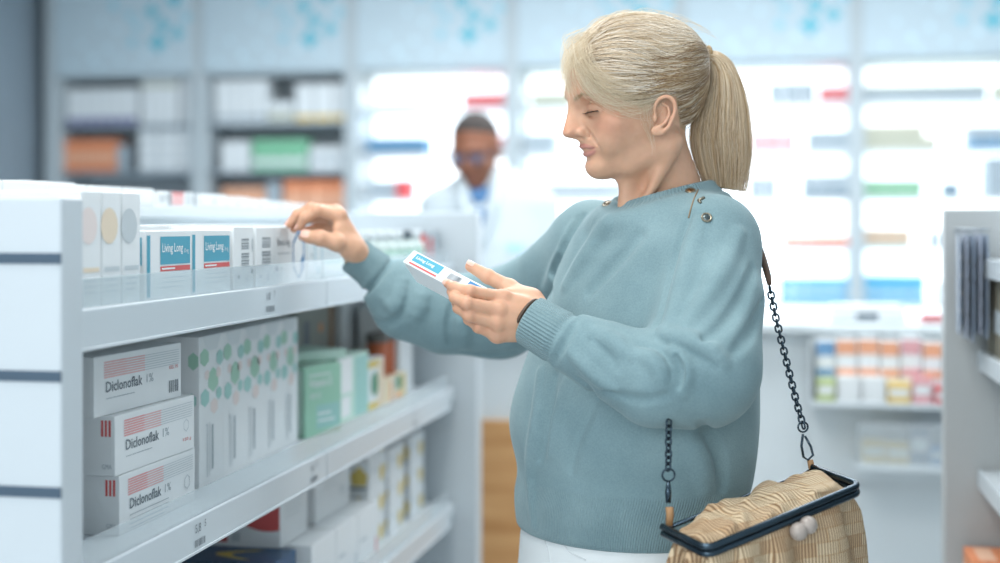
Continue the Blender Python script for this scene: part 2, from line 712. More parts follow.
GX = -0.775
GL = (-1.17, 1.43, 0.0)
gond = empty('shelf_unit', GL)
tag(gond, 'long white double-sided shelf unit the woman is reaching into', 'shelf')
gp = dict(parent=gond, loc=None)


def part(name, mb, m, parent, origin):
    mb.v = [(p[0] - origin[0], p[1] - origin[1], p[2] - origin[2]) for p in mb.v]
    return mb.build(name, m, parent)


e_near = MB().box((-1.56, 1.405, 0.0), (-0.770, 1.456, 1.412), 0, 0.004)
near = part('end_panel', e_near, panel_m, gond, GL)
for z in (1.343, 1.213, 1.085, 0.957, 0.829):
    part('slot', MB().box((-1.5, 1.4035, z - 0.006), (-0.7705, 1.4058, z + 0.006)), slot_m, near, GL)
part('end_panel', MB().box((-1.56, 3.355, 0.0), (-0.722, 3.415, 1.412), 0, 0.004), panel_m, gond, GL)
back = part('back_panel', MB().box((-1.18, 1.456, 0.1), (-1.16, 3.355, 1.400), 0, 0.002), shelf_m, gond, GL)
part('top_rail', MB().box((-1.20, 1.456, 1.393), (-1.14, 3.355, 1.417), 0, 0.003), shelf_m, back, GL)
part('plinth', MB().box((-1.52, 1.456, 0.0), (-0.80, 3.355, 0.10), 0, 0.003), slot_m, gond, GL)
prices = {1.2815: [(2.06, '1,87')], 0.978: [(1.79, '5,85'), (2.27, '4,35'), (2.95, '3,19')], 0.692: [(2.6, '2,40')], 0.40: []}
for z, pr in prices.items():
    sh = part('shelf', MB().box((-1.165, 1.456, z - 0.028), (GX - 0.004, 3.352, z), 0, 0.002), shelf_m, gond, GL)
    part('shelf', MB().box((-1.53, 1.456, z - 0.028), (-1.175, 3.352, z), 0, 0.002), shelf_m, gond, GL)
    for y0, y1 in ((1.457, 2.342), (2.345, 3.30)):
        mb = MB().box((GX - 0.006, y0, z - 0.043), (GX, y1, z + 0.002), 0, 0.0015)
        mb.box((GX - 0.010, y0, z - 0.0465), (GX + 0.002, y1, z - 0.0425), 0, 0.001)
        r = part('price_rail', mb, rail_m, sh, GL)
        g = part('clear_guard', MB().box((GX - 0.0095, y0, z), (GX - 0.0070, y1, z + 0.037), 0, 0.0005), clear, sh, GL)
        for yy, s in pr:
            if y0 < yy < y1:
                p = Print(0.05, 0.02, 0.04)
                p.text(s[:-1], 0.18, 0.55, 0.34, ink, 0).text(s[-1], 0.80, 0.68, 0.24, ink, 0)
                p.barcode(0.15, 0.12, 0.85, 0.36, ink, 12)
                b = p.mb
                vv = [(GX + 0.0012 - v[1] - 0.0104, yy + v[0], z - 0.042 + v[2]) for v in b.v]
                b.v = [(q[0] - GL[0], q[1] - GL[1], q[2] - GL[2]) for q in vv]
                b.build('price_label', p.mats, r)

S1, S2, S3 = 1.2817, 0.9782, 0.6922
xf = lambda x, d: x - d / 2                            # centre of a carton whose front stands at x

# ---- top shelf
cream_spot = mat('ink_apricot', 'E4D5BF', 0.6, vary=0)
pink_spot = mat('ink_blush', 'E5DAD7', 0.6, vary=0)


def pr_tall(k):
    def f(p):
        p.face('front')
        p.disc(0.35, 0.70, 0.16, (pink_spot, cream_spot, ink_p)[k], 16)
        p.rect(0.1, 0.30, 0.9, 0.34, (cream_spot, ink_p, ink_p)[k]).lines(0.15, 0.22, 0.8, 3, 0.05, ink_p)
        p.face('near').rect(0.1, 0.2, 0.14, 0.8, ink_p).lines(0.3, 0.6, 0.9, 3, 0.08, ink_p)
    return f


for k, (y, lab) in enumerate(((1.530, 'tall white carton with a pale pink spot, next to the end panel'), (1.583, 'tall white carton with an apricot spot near the end panel'), (1.636, 'plain tall white carton between the apricot-spotted one and the blue-labelled boxes'))):
    carton(0.050, 0.24, 0.139, card, lab, (xf(-0.800, 0.24), y, S1), prints=pr_tall(k), group='tall cartons at the near end of the top shelf')


def pr_living(p):
    p.face('front')
    p.rect(0.015, 0.04, 0.085, 0.93, blue)
    p.rect(0.30, 0.50, 0.97, 0.91, blue).text('Living Long', 0.34, 0.64, 0.17, paper, 1, width=0.46, bold=True).text('10 mg', 0.83, 0.64, 0.09, paper, 1, width=0.10)
    p.rect(0.30, 0.40, 0.97, 0.475, red).rect(0.33, 0.425, 0.62, 0.45, paper, 1)
    p.lines(0.33, 0.30, 0.90, 3, 0.07, ink_p)
    p.face('near').rect(0.1, 0.5, 0.9, 0.9, blue)


b = carton(0.142, 0.055, 0.091, card, 'blue and red labelled white box, the first beside the tall cartons', (xf(-0.800, 0.055), 1.748, S1), prints=pr_living, group='blue and red labelled boxes on the top shelf')
copy_thing(b, (xf(-0.802, 0.055), 1.896, S1), math.pi / 2, 'blue and red labelled white box next to the boxes with upright barcodes')


def pr_bar(p):
    p.face('front')
    p.barcode(0.36, 0.64, 0.74, 0.82, ink, 5, True).barcode(0.36, 0.36, 0.74, 0.58, ink, 6, True)
    p.disc(0.22, 0.20, 0.035, ink, 10).text('42', 0.55, 0.12, 0.10, ink_l).rect(0.90, 0.6, 0.94, 0.8, ink_l).disc(0.90, 0.28, 0.045, ink, 8)


carton(0.080, 0.10, 0.096, card, 'narrow white box with two barcodes beside the blue and red labelled boxes', (xf(-0.800, 0.10), 2.016, S1), prints=pr_bar)


def pr_hex(p):
    p.face('front')
    p.barcode(0.10, 0.66, 0.26, 0.84, ink, 5, True).barcode(0.10, 0.36, 0.26, 0.60, ink, 6, True)
    p.rect(0.335, 0.02, 0.338, 0.98, ink_p).disc(0.07, 0.18, 0.035, ink, 10).text('42', 0.18, 0.10, 0.10, ink_l)
    p.text('Berz-ing', 0.40, 0.64, 0.16, ink, 1, width=0.25).rect(0.40, 0.53, 0.66, 0.55, ink_l).disc(0.385, 0.28, 0.05, ink, 10).rect(0.44, 0.26, 0.56, 0.285, ink_l)
    p.hexring(0.835, 0.50, 0.46, blue_d, 0.16, sx=0.145).poly([(0.85, 0.10), (0.95, 0.22), (0.96, 0.55), (0.88, 0.40)], blue_d, 2)


carton(0.235, 0.07, 0.095, card, 'white box with a blue hexagon outline, pinched by her reaching hand', (xf(-0.798, 0.07), 2.180, S1), prints=pr_hex)


def pr_hex2(p):
    p.face('front').hexring(0.30, 0.50, 0.40, blue, 0.15, sx=0.12).disc(0.12, 0.5, 0.04, ink, 8).rect(0.45, 0.30, 0.95, 0.38, teal).lines(0.5, 0.7, 0.95, 3, 0.1, ink_p)


carton(0.20, 0.07, 0.090, card2, 'white box with a small blue hexagon behind the clear guard, under her wrist', (xf(-0.800, 0.07), 2.410, S1), prints=pr_hex2)
# second row, behind the front row
for k, (y, wd) in enumerate(((1.76, 0.16), (1.93, 0.16), (2.10, 0.16), (2.28, 0.17), (2.47, 0.17))):
    carton(wd, 0.12, 0.098, card, 'plain white carton in the second row of the top shelf', (-0.98, y, S1), group='plain cartons in the second row of the top shelf')

# glass bottles at the far end of the top shelf
bottle_m = mat('milky_glass', 'C3D2D0', 0.2, vary=0.01)
cap_m = mat('bottle_cap', 'C9D2D6', 0.4)
gl_m = mat('green_label', 'A9CDBE', 0.5)
grp = 'small medicine bottles at the far end of the top shelf'
proto = None
for k in range(8):
    y = 2.60 + 0.080 * k
    if k == 6:
        lab, dark = 'small medicine bottle with a dark cap near the far end panel', True
    else:
        lab, dark = 'small milky medicine bottle with a white cap and pale green label', False
    if proto is None or dark:
        o = MB().lathe([(0.020, 0), (0.0225, 0.004), (0.0225, 0.050), (0.017, 0.060), (0.0125, 0.064), (0.0125, 0.070)], n=20).build('medicine_bottle', bottle_m, None, (-0.83, y, S1))
        MB().lathe([(0.0145, 0.0665), (0.0150, 0.069), (0.0150, 0.084), (0.0125, 0.0865)], n=20).build('cap', mat('dark_cap', '55616A', 0.5) if dark else cap_m, o)
        MB().lathe([(0.02265, 0.012), (0.0228, 0.013), (0.0228, 0.043), (0.02265, 0.044)], n=20).build('paper_label', gl_m, o)
        tag(o, lab, 'bottle', grp)
        if not dark: proto = o
    else:
        copy_thing(proto, (-0.83, y, S1), 0.4 * k, lab)
carton(0.10, 0.12, 0.085, mat('grey_card', 'A7B2B9', 0.6), 'grey carton with red marks beside the far end panel on the top shelf', (xf(-0.815, 0.12), 3.285, S1), prints=lambda p: p.face('front').rect(0.1, 0.2, 0.4, 0.8, red).face('near').rect(0.75, 0.1, 0.95, 0.9, red))

# ---- the other side of the unit, seen over the top
for k, y in enumerate((1.62, 1.80, 1.98)):
    carton(0.17, 0.22, 0.165, card, 'tall plain white carton on the far side, showing over the shelf top', (-1.36, y, S1), -math.pi / 2, group='plain cartons on the far side showing over the shelf top')
carton(0.17, 0.30, 0.172, card, 'white carton standing highest at the near end, on the far side', (-1.36, 2.17, S1), -math.pi / 2)
for k, lab in enumerate(('small white pack with black lettering on top of the shelf unit', 'small pink pack between two black-printed packs on the shelf top', 'small white pack with a black ring on top of the shelf unit')):
    o = carton(0.056, 0.045, 0.027, card, lab, (-1.165, 2.476 + 0.0585 * k, 1.4172), math.pi / 2)
    p = Print(0.056, 0.045, 0.027)
    p.face('front')
    if k == 0: p.text('LP', 0.12, 0.28, 0.45, ink, width=0.5).rect(0.78, 0.05, 0.95, 0.95, ink)
    if k == 1: p.rect(0.02, 0.05, 0.98, 0.78, pink).rect(0.02, 0.80, 0.98, 0.97, red)
    if k == 2: p.hexring(0.38, 0.5, 0.40, ink, 0.25).rect(0.80, 0.05, 0.95, 0.95, slot_m)
    p.build(o)
for k in range(7):
    o = carton(0.125, 0.06, 0.030, card, 'plain flat white pack on the shelf top before the small printed packs', (-1.17, 1.58 + 0.13 * k, 1.4172), math.pi / 2, group='plain flat packs on the shelf top before the small printed packs')
for k in range(5):
    o = carton(0.125, 0.06, 0.026 - 0.003 * k, card, 'flat white pack with a grey stamp in the row on the shelf top', (-1.17, 2.71 + 0.13 * k, 1.4172), math.pi / 2, group='flat packs with grey stamps in a row on the shelf top', prints=lambda p: p.face('front').rect(0.42, 0.35, 0.58, 0.60, ink_l))

# ---- second shelf
hatch = mat('ink_coral', 'E2A0A0', 0.6, vary=0)


def pr_dic(k):
    def f(p):
        p.face('front')
        for i in range(7):
            y0 = 0.62 + i * 0.042
            p.rect(0.10, y0, 0.34, y0 + 0.026, hatch if k < 2 else pink).rect(0.34, y0, 0.55, y0 + 0.022, pink).rect(0.55, y0 + 0.004, 0.97, y0 + 0.016, ink_p)
        p.text('Diclonoflak', 0.12, 0.38, 0.18, ink, 1, width=0.40, bold=True).text('1%', 0.57, 0.40, 0.15, ink_l, 1, width=0.08)
        p.lines(0.12, 0.27, 0.62, 1 if k else 4, 0.075, ink_l, 0.014)
        if k == 2:
            p.barcode(0.84, 0.12, 0.96, 0.34, ink, 6).text('GEL 75', 0.84, 0.55, 0.06, red, width=0.11)
        elif k == 1:
            p.text('120 g', 0.84, 0.18, 0.07, red, width=0.11).hexring(0.88, 0.48, 0.12, ink_p, 0.15)
        else:
            p.hexring(0.88, 0.42, 0.14, ink_p, 0.15)
        p.face('near')
        if k == 2:
            p.barcode(0.55, 0.14, 0.80, 0.36, ink_l, 7).rect(0.2, 0.62, 0.75, 0.65, ink_p)
        else:
            for i in range(3): p.rect(0.87 + 0.035 * i, 0.66, 0.892 + 0.035 * i, 0.93, red)
            p.text('GMA', 0.88, 0.12, 0.08, ink_l, width=0.09).hexring(0.55, 0.35, 0.16, ink_p, 0.12)
    return f


for k, (y, dr, lab) in enumerate(((1.782, 0.0, 'white and coral gel box at the bottom of its stack of three'), (1.776, -0.02, 'white and coral gel box in the middle of its stack'), (1.752, -0.05, 'white and coral gel box with a barcode, topmost of its stack'))):
    carton(0.238, 0.15, 0.0775, card, lab, (xf(-0.830, 0.15) - (0.012 if k == 2 else 0), y, S2 + 0.0780 * k), math.pi / 2 + dr, group='stacked white and coral gel boxes', prints=pr_dic(k))


def pr_tube(p):
    p.face('front')
    p.poly([(0.12, 1.0), (0.88, 1.0), (0.72, 0.90), (0.28, 0.90)], card2, 1)
    p.hexagon(0.20, 0.86, 0.062, green, sx=0.20).hexagon(0.84, 0.84, 0.055, teal, sx=0.16).hexagon(0.56, 0.70, 0.085, green, 1, sx=0.24)
    p.hexagon(0.22, 0.59, 0.062, teal, sx=0.19).hexagon(0.80, 0.60, 0.045, teal, sx=0.13).hexagon(0.60, 0.52, 0.055, pink_spot, sx=0.17).hexagon(0.30, 0.74, 0.035, pink_spot, sx=0.11).hexagon(0.78, 0.74, 0.04, pink_spot, sx=0.12)
    p.lines(0.26, 0.40, 0.34, 1, 0.1, ink_p).rect(0.30, 0.06, 0.33, 0.42, ink_p, 1).rect(0.40, 0.06, 0.42, 0.42, ink_p, 1).rect(0.50, 0.10, 0.57, 0.40, ink_l, 1)
    p.face('near')
    p.hexagon(0.52, 0.86, 0.055, green, sx=0.10).hexagon(0.92, 0.84, 0.06, green, sx=0.08).hexagon(0.90, 0.58, 0.05, teal, sx=0.07).disc(0.55, 0.75, 0.012, ink, 8)
    for i in range(3): p.rect(0.62 + 0.07 * i, 0.06, 0.635 + 0.07 * i, 0.50, ink_l)


names = ('first tall hexagon-patterned tube carton, right behind the gel boxes', 'second tall hexagon-patterned tube carton from the gel boxes', 'middle one of the five tall hexagon-patterned tube cartons',
         'tall hexagon-patterned tube carton second from the green boxes', 'tall hexagon-patterned tube carton standing against the green boxes')
proto = None
for k in range(5):
    y = 2.028 + 0.0962 * k
    loc = (xf(-0.858 - 0.003 * k, 0.12), y, S2)
    if proto is None:
        proto = carton(0.0935, 0.12, 0.231, card, names[0], loc, group='tall hexagon-patterned tube cartons', prints=pr_tube)
    else:
        copy_thing(proto, loc, math.pi / 2 + (0.02, -0.015, 0.01, 0.0)[k - 1], names[k])

grn = mat('green_card', 'A2D2BA', 0.5, vary=0.02)
grn_l = mat('light_green_card', 'C6E4D7', 0.5, vary=0.02)
grn_d = mat('dark_green_card', '4F9072', 0.5, vary=0.02)


def pr_vit(p):
    p.face('front').text('Vitamin E', 0.10, 0.70, 0.115, paper, 1, width=0.62, bold=True).text('400 IE', 0.12, 0.54, 0.08, paper, 1, width=0.30)
    p.rect(0.10, 0.86, 0.70, 0.88, paper).rect(0.30, 0.10, 0.95, 0.44, teal).rect(0.34, 0.30, 0.70, 0.33, paper, 2).rect(0.34, 0.20, 0.80, 0.23, paper, 2)
    p.face('top').rect(0.05, 0.1, 0.95, 0.3, grn_l)
    p.face('near').rect(0.55, 0.05, 0.95, 0.95, grn_l)


def pr_vit2(p):
    p.face('front').rect(0.0, 0.45, 0.45, 0.98, paper).rect(0.05, 0.1, 0.40, 0.4, paper).rect(0.55, 0.05, 0.98, 0.95, teal)
    p.face('near').rect(0.1, 0.1, 0.9, 0.9, grn)


ang = math.pi / 2 - 0.30
carton(0.118, 0.12, 0.134, grn, 'green vitamin box with white lettering, turned slightly outwards', (-0.905, 2.560, S2), ang, prints=pr_vit)
carton(0.19, 0.13, 0.136, grn_l, 'pale green and white box beside the lettered green vitamin box', (xf(-0.850, 0.13), 2.745, S2), math.pi / 2 - 0.04, prints=pr_vit2)
carton(0.18, 0.12, 0.150, grn, 'green box in the second row behind the lettered vitamin box', (-1.055, 2.60, S2), math.pi / 2)
carton(0.17, 0.11, 0.018, grn_l, 'flat light green pack lying on the green boxes', (-0.93, 2.62, S2 + 0.1365), math.pi / 2 - 0.45)
brown = mat('grey_brown_card', '9AA09A', 0.6, vary=0.03)
carton(0.22, 0.10, 0.225, brown, 'grey-brown carton with a dark barcode behind the green boxes', (-1.055, 2.945, S2), math.pi / 2, prints=lambda p: p.face('front').rect(0.2, 0.6, 0.36, 0.85, ink, 1).disc(0.72, 0.76, 0.05, orange).disc(0.85, 0.35, 0.05, orange))
carton(0.03, 0.10, 0.225, mat('umber_card', '8C6B45', 0.6), 'narrow brown carton beside the grey-brown one', (-1.055, 3.072, S2), math.pi / 2)
for k in range(4):
    carton(0.059, 0.10, 0.232, card2, 'slim pale grey carton at the back of the middle shelf', (-1.037, 3.120 + 0.0605 * k, S2), math.pi / 2, group='slim pale cartons at the back of the middle shelf')


def pr_sun(p):
    p.face('front').disc(0.42, 0.52, 0.24, grn_d, 18).rect(0, 0.02, 1, 0.18, yellow).rect(0.0, 0.84, 0.8, 0.98, yellow).rect(0.62, 0.05, 0.98, 0.95, cream_spot, 2)
    p.face('near').rect(0.1, 0.1, 0.9, 0.9, grn_d).rect(0.2, 0.1, 0.8, 0.25, orange, 1)


carton(0.125, 0.13, 0.112, card, 'white carton with a green disc and yellow bands beyond the green boxes', (xf(-0.850, 0.13), 2.905, S2), prints=pr_sun)
carton(0.080, 0.13, 0.058, mat('cream_card', 'E9DCC0', 0.6), 'cream carton with orange edges, under the first orange-brown tub', (xf(-0.850, 0.13), 3.015, S2), prints=lambda p: p.face('front').rect(0.55, 0, 0.75, 0.85, orange).rect(0.8, 0.0, 1, 1, card2))
carton(0.095, 0.13, 0.058, mat('cream_card', 'E9DCC0', 0.6), 'cream carton with a green square and orange corner at the far end', (xf(-0.850, 0.13), 3.105, S2), prints=lambda p: p.face('front').rect(0.1, 0.45, 0.6, 0.95, grn_d).rect(0.1, 0.05, 0.5, 0.3, orange).rect(0.75, 0, 0.95, 1, yellow))
carton(0.12, 0.10, 0.205, card, 'tall white carton against the far end panel on the middle shelf', (xf(-0.868, 0.10), 3.225, S2))
for k in range(2):
    o = MB().lathe([(0.022, 0), (0.024, 0.003), (0.024, 0.030), (0.0242, 0.032), (0.0242, 0.075), (0.020, 0.080)], n=18).build('tub', mat('amber_plastic', 'B5603A', 0.35), None, (-0.885, 3.035 + 0.060 * k, S2 + 0.0585))
    MB().lathe([(0.0255, 0.078), (0.026, 0.080), (0.026, 0.096), (0.024, 0.098)], n=18).build('lid', mat('dark_lid', '6E6A66', 0.5), o)
    tag(o, 'orange-brown tub with a dark lid standing on the cream cartons', 'tub', 'orange-brown tubs on the cream cartons')

# ---- third shelf
navy = mat('navy_card', '2F5579', 0.4, vary=0.02)


def pr_navy(p):
    p.face('front').disc(0.5, 0.6, 0.2, blue_d, 16).rect(0.1, 0.15, 0.9, 0.25, paper)
    p.face('top').poly([(0.2 + 0.6 * t, 0.30 + 0.28 * math.sin(math.pi * t)) for t in np.linspace(0, 1, 9)] + [(0.2 + 0.6 * t, 0.22 + 0.22 * math.sin(math.pi * t)) for t in np.linspace(1, 0, 9)], yellow)
    p.face('near').rect(0.3, 0.3, 0.7, 0.6, blue_d)


proto = None
for k, lab in enumerate(('navy blue box nearest the camera on the low shelf', 'middle navy blue box under the red-marked carton', 'navy blue box touching the white cartons on the low shelf')):
    loc = (xf(-0.835, 0.22), 2.05 + 0.121 * k, S3)
    if proto is None: proto = carton(0.117, 0.22, 0.112, navy, lab, loc, group='navy blue boxes on the low shelf', prints=pr_navy)
    else: copy_thing(proto, loc, math.pi / 2, lab)


def pr_red(p):
    p.face('near')
    t = np.linspace(0, 1, 14)
    p.poly([(0.35 + 0.64 * a, 0.72 - 0.42 * math.sin(a * 1.9) ** 1.2) for a in t] + [(0.99, 0.80), (0.75, 0.70), (0.62, 0.58), (0.48, 0.74)], red)
    p.rect(0.40, 0.08, 0.50, 0.30, red).rect(0.54, 0.10, 0.62, 0.26, ink_p).lines(0.05, 0.35, 0.30, 5, 0.06, ink_p)
    p.face('front').lines(0.15, 0.7, 0.75, 3, 0.1, ink_p)


carton(0.145, 0.20, 0.098, card, 'white carton with a red swoosh on its end, lying on the navy boxes', (xf(-0.862, 0.20), 2.418, S3 + 0.1125), math.pi / 2, prints=pr_red)
carton(0.22, 0.17, 0.100, card, 'white carton with a red stripe on its end, on top of the plain white cartons', (xf(-0.865, 0.17), 2.655, S3 + 0.1125), math.pi / 2, prints=lambda p: p.face('near').rect(0.80, 0.2, 0.90, 0.95, red).face('front').lines(0.2, 0.7, 0.7, 2, 0.12, ink_p).text('Rx', 0.7, 0.3, 0.2, ink_p))
for k, (y, lab) in enumerate(((2.447, 'plain white carton beside the navy boxes on the low shelf'), (2.590, 'middle plain white carton of the low shelf row'), (2.733, 'plain white carton with a pink mark next to the tulip-printed stacks'))):
    carton(0.140, 0.22, 0.112, card, lab, (xf(-0.815, 0.22), y, S3), math.pi / 2, group='plain white cartons on the low shelf', prints=lambda p, k=k: p.face('front').rect(0.1, 0.45, 0.4, 0.5, ink_p).rect(0.85, 0.05, 0.92, 0.35, red if k == 2 else ink_p))


def pr_tulip(p):
    p.face('front')
    p.poly([(0.68, 0.12), (0.82, 0.12), (0.90, 0.42), (0.82, 0.68), (0.75, 0.50), (0.68, 0.70), (0.60, 0.42)], yellow).rect(0.735, 0.0, 0.765, 0.14, grn_d, 2).rect(0.1, 0.55, 0.42, 0.62, ink_p)
    p.face('near').rect(0.05, 0.02, 0.95, 0.10, ink).poly([(0.75, 0.15), (0.95, 0.15), (0.98, 0.5), (0.85, 0.8), (0.72, 0.5)], yellow)


proto = None
cols = (2.875, 3.03, 3.215)
cn = ('the stack nearest the plain cartons', 'the middle stack', 'the stack by the end panel')
rn = ('bottom', 'second from the bottom', 'third from the bottom', 'topmost')
for c, y in enumerate(cols):
    for r in range(4 if c == 0 else 3):
        lab = 'small white tulip-printed carton, %s of %s' % (('topmost' if (r == 2 and c > 0) else rn[r]), cn[c])
        loc = (xf(-0.838, 0.15), y + 0.003 * ((r * 7 + c) % 3 - 1), S3 + 0.0640 * r)
        if proto is None: proto = carton(0.125, 0.15, 0.0636, card, lab, loc, group='tulip-printed cartons on the low shelf', prints=pr_tulip)
        else: copy_thing(proto, loc, math.pi / 2, lab)

# ------------------------------------------------------------------ right shelf unit
RL = (0.62, 2.92, 0.0)
rg = empty('shelf_unit', RL)
tag(rg, 'grey shelf unit at the edge of the aisle beyond the handbag', 'shelf')
rpanel = mat('panel_warm_grey', 'B4B9BA', 0.4, vary=0.01)
part('end_panel', MB().box((0.333, 2.905, 0), (1.05, 2.955, 1.412), 0, 0.004), rpanel, rg, RL)
part('back_panel', MB().box((0.80, 1.72, 0.1), (0.82, 2.905, 1.40), 0, 0.002), rpanel, rg, RL)
part('end_panel', MB().box((0.333, 1.67, 0), (1.05, 1.72, 1.412), 0, 0.004), rpanel, rg, RL)
part('plinth', MB().box((0.43, 1.72, 0), (0.80, 2.905, 0.1), 0, 0.002), slot_m, rg, RL)
for z, xf_, y1 in ((1.312, 0.402, 2.83), (1.128, 0.402, 2.893), (0.892, 0.402, 2.893), (0.655, 0.352, 2.893), (0.40, 0.352, 2.893)):
    sh = part('shelf', MB().box((xf_, 1.722, z - 0.025), (0.80, 2.90, z), 0, 0.002), shelf_m, rg, RL)
    part('price_rail', MB().box((xf_ - 0.007, 1.722, z - 0.034), (xf_, y1, z + 0.003), 0, 0.0015), rail_m, sh, RL)
part('hook_bar', MB().tube([(0.344, 2.82, 1.372), (0.404, 2.82, 1.372), (0.409, 2.84, 1.372), (0.409, 2.906, 1.372)], 0.002, 8), mat('hook_steel', '9AA4AB', 0.3, 0.8), rg, RL)
slate = mat('slate_blister', '8796A8', 0.35, vary=0.06, scale=40)
lilac = mat('lilac_blister', 'A9B3C4', 0.35, vary=0.06, scale=40)
for k in range(5):
    hh = 0.190 + 0.008 * (k % 3)
    mb = MB().box((-0.045, -0.0012, -hh), (0.045, 0.0012, 0), 0, 0.0005)
    for i in range(5):
        mb.box((-0.034, -0.0050, -hh + 0.015 + 0.034 * i), (0.034, -0.0010, -hh + 0.040 + 0.034 * i), 0, 0.002)
    mb.tube([(0, 0, -0.004), (0, 0, 0.006), (0.0, 0.003, 0.0095), (0, 0.006, 0.006), (0, 0.006, 0.001)], 0.0010, 6)
    o = mb.build('blister_pack', (slate, lilac)[k % 2], None, (0.349 + 0.0115 * k, 2.82, 1.361), math.pi / 2 + 0.03 * (k - 2))
    tag(o, 'slate blue blister pack hanging from the hook bar in front of the grey end panel' if k % 2 == 0 else 'pale lilac blister pack hanging between slate blue ones from the hook bar', 'pack', 'slate blue blister packs on the hook bar' if k % 2 == 0 else 'pale lilac blister packs on the hook bar')
carton(0.26, 0.18, 0.150, mat('cavity_shade_olive', '8A8676', 0.6), 'olive block coloured as the shaded cavity under the top shelf of the grey unit', (0.413 + 0.09, 2.755, 1.1284), -math.pi / 2, prints=lambda p: p.face('front').rect(0.3, 0.3, 0.7, 0.6, ink_p))  # olive block added, its colour gives the shade inside the shelf cavity
orange_c = mat('orange_card', 'D9885C', 0.5, vary=0.04)
for k, lab in enumerate(('orange carton nearest the end panel on the low shelf by the bag', 'second orange carton from the end panel on the low shelf by the bag', 'third orange carton from the end panel on the low shelf by the bag')):
    carton(0.13, 0.16, 0.088, orange_c, lab, (0.366 + 0.08, 2.815 - 0.137 * k, 0.6554), -math.pi / 2, group='orange cartons on the low shelf by the bag', prints=lambda p: p.face('front').rect(0.1, 0.3, 0.3, 0.8, mat('peach_card', 'E3B79A', 0.5)).face('top').rect(0.1, 0.1, 0.9, 0.3, mat('peach_card', 'E3B79A', 0.5)))

# ------------------------------------------------------------------ counter
counter_w = mat('counter_white', 'D5DEE2', 0.35, vary=0.01)
oak = bpy.data.materials.new('oak_veneer')
oak.use_nodes = True
_n = oak.node_tree
_b = _n.nodes['Principled BSDF']
_tc = _n.nodes.new('ShaderNodeTexCoord')
_mp = _n.nodes.new('ShaderNodeMapping'); _mp.inputs['Scale'].default_value = (1.2, 4, 14)
_nz = _n.nodes.new('ShaderNodeTexNoise'); _nz.inputs['Scale'].default_value = 2.2; _nz.inputs['Detail'].default_value = 5
_rp = _n.nodes.new('ShaderNodeValToRGB')
_rp.color_ramp.elements[0].position = 0.3; _rp.color_ramp.elements[0].color = srgb('B98651')
_rp.color_ramp.elements[1].position = 0.7; _rp.color_ramp.elements[1].color = srgb('D3A470')
_n.links.new(_tc.outputs['Object'], _mp.inputs[0]); _n.links.new(_mp.outputs[0], _nz.inputs['Vector'])
_n.links.new(_nz.outputs['Fac'], _rp.inputs[0]); _n.links.new(_rp.outputs[0], _b.inputs['Base Color'])
_b.inputs['Roughness'].default_value = 0.45
CL = (-0.2, 4.2, 0)
ct = empty('counter', CL)
tag(ct, 'pharmacy counter with an oak front below and white top in front of the pharmacist', 'counter')
part('body', MB().box((-1.9, 4.06, 0.08), (1.75, 4.27, 1.075), 0, 0.004), counter_w, ct, CL)
part('oak_front', MB().box((-1.9, 4.035, 0.06), (-0.12, 4.06, 0.80), 0, 0.003), oak, ct, CL)
part('worktop', MB().box((-1.95, 4.00, 1.075), (1.80, 4.30, 1.105), 0, 0.006), counter_w, ct, CL)
part('plinth', MB().box((-1.85, 4.10, 0), (1.7, 4.25, 0.08), 0, 0.002), slot_m, ct, CL)
# white dispenser box and tray on the worktop
o = MB().box((-0.105, -0.06, 0), (0.105, 0.06, 0.040), 0, 0.010).build('card_terminal', mat('white_plastic', 'E2E8EB', 0.35), None, (0.255, 4.10, 1.1054))
MB().box((-0.10, -0.058, 0.040), (0.10, 0.05, 0.048), 0, 0.003).build('lid', mat('white_plastic_lid', 'EEF2F3', 0.35), o)
MB().box((-0.03, -0.0615, 0.010), (0.03, -0.0595, 0.026), 0, 0.0008).build('slot', slot_m, o)
tag(o, 'flat white plastic box on the counter edge above the product display', 'box')
o = MB().box((-0.16, -0.055, 0), (0.16, 0.055, 0.012), 0, 0.003).build('tray', mat('tray_pink', 'E3B9BC', 0.5), None, (0.56, 4.085, 1.1054))
MB().box((-0.16, -0.058, 0.010), (0.16, -0.050, 0.026), 0, 0.002).build('rim', mat('tray_red', 'CF6A70', 0.5), o)
tag(o, 'pink tray with a red rim on the counter beside the white plastic box', 'tray')
# display rack hung on the counter front
DL = (0.36, 3.96, 0.70)
rack = empty('display_rack', DL)
tag(rack, 'white two-tier display rack of small packs on the counter front', 'display')
part('back_board', MB().box((0.10, 4.022, 0.66), (0.66, 4.034, 1.07), 0, 0.002), counter_w, rack, DL)
part('tier', MB().box((0.10, 3.90, 0.882), (0.66, 4.022, 0.896), 0, 0.002), shelf_m, rack, DL)
part('tier', MB().box((0.22, 3.88, 0.716), (0.66, 4.022, 0.730), 0, 0.002), shelf_m, rack, DL)
part('clear_front', MB().box((0.22, 3.880, 0.730), (0.66, 3.884, 0.845), 0, 0.001), clear, rack, DL)
part('side_panel', MB().box((0.095, 3.90, 0.882), (0.10, 4.022, 1.06), 0, 0.001), counter_w, rack, DL)
cols_ = {'orange': 'E8A886', 'red': 'CF5A5E', 'white': 'E3E8EA', 'yellow': 'E3C77C', 'blue': '6E9AC2', 'sky': '8FBBD6', 'rose': 'DDA7AC', 'slate': '7C8C9B', 'lime': 'B9C98E'}
cm = {k: mat('pack_' + k, h, 0.5, vary=0.02) for k, h in cols_.items()}
white_band = paper
row1 = [('blue', .05, .165), ('orange', .055, .170), ('orange', .055, .172), ('orange', .05, .168), ('rose', .055, .174), ('orange', .05, .165), ('red', .05, .172), ('yellow', .05, .155), ('red', .04, .174)]
x = 0.112
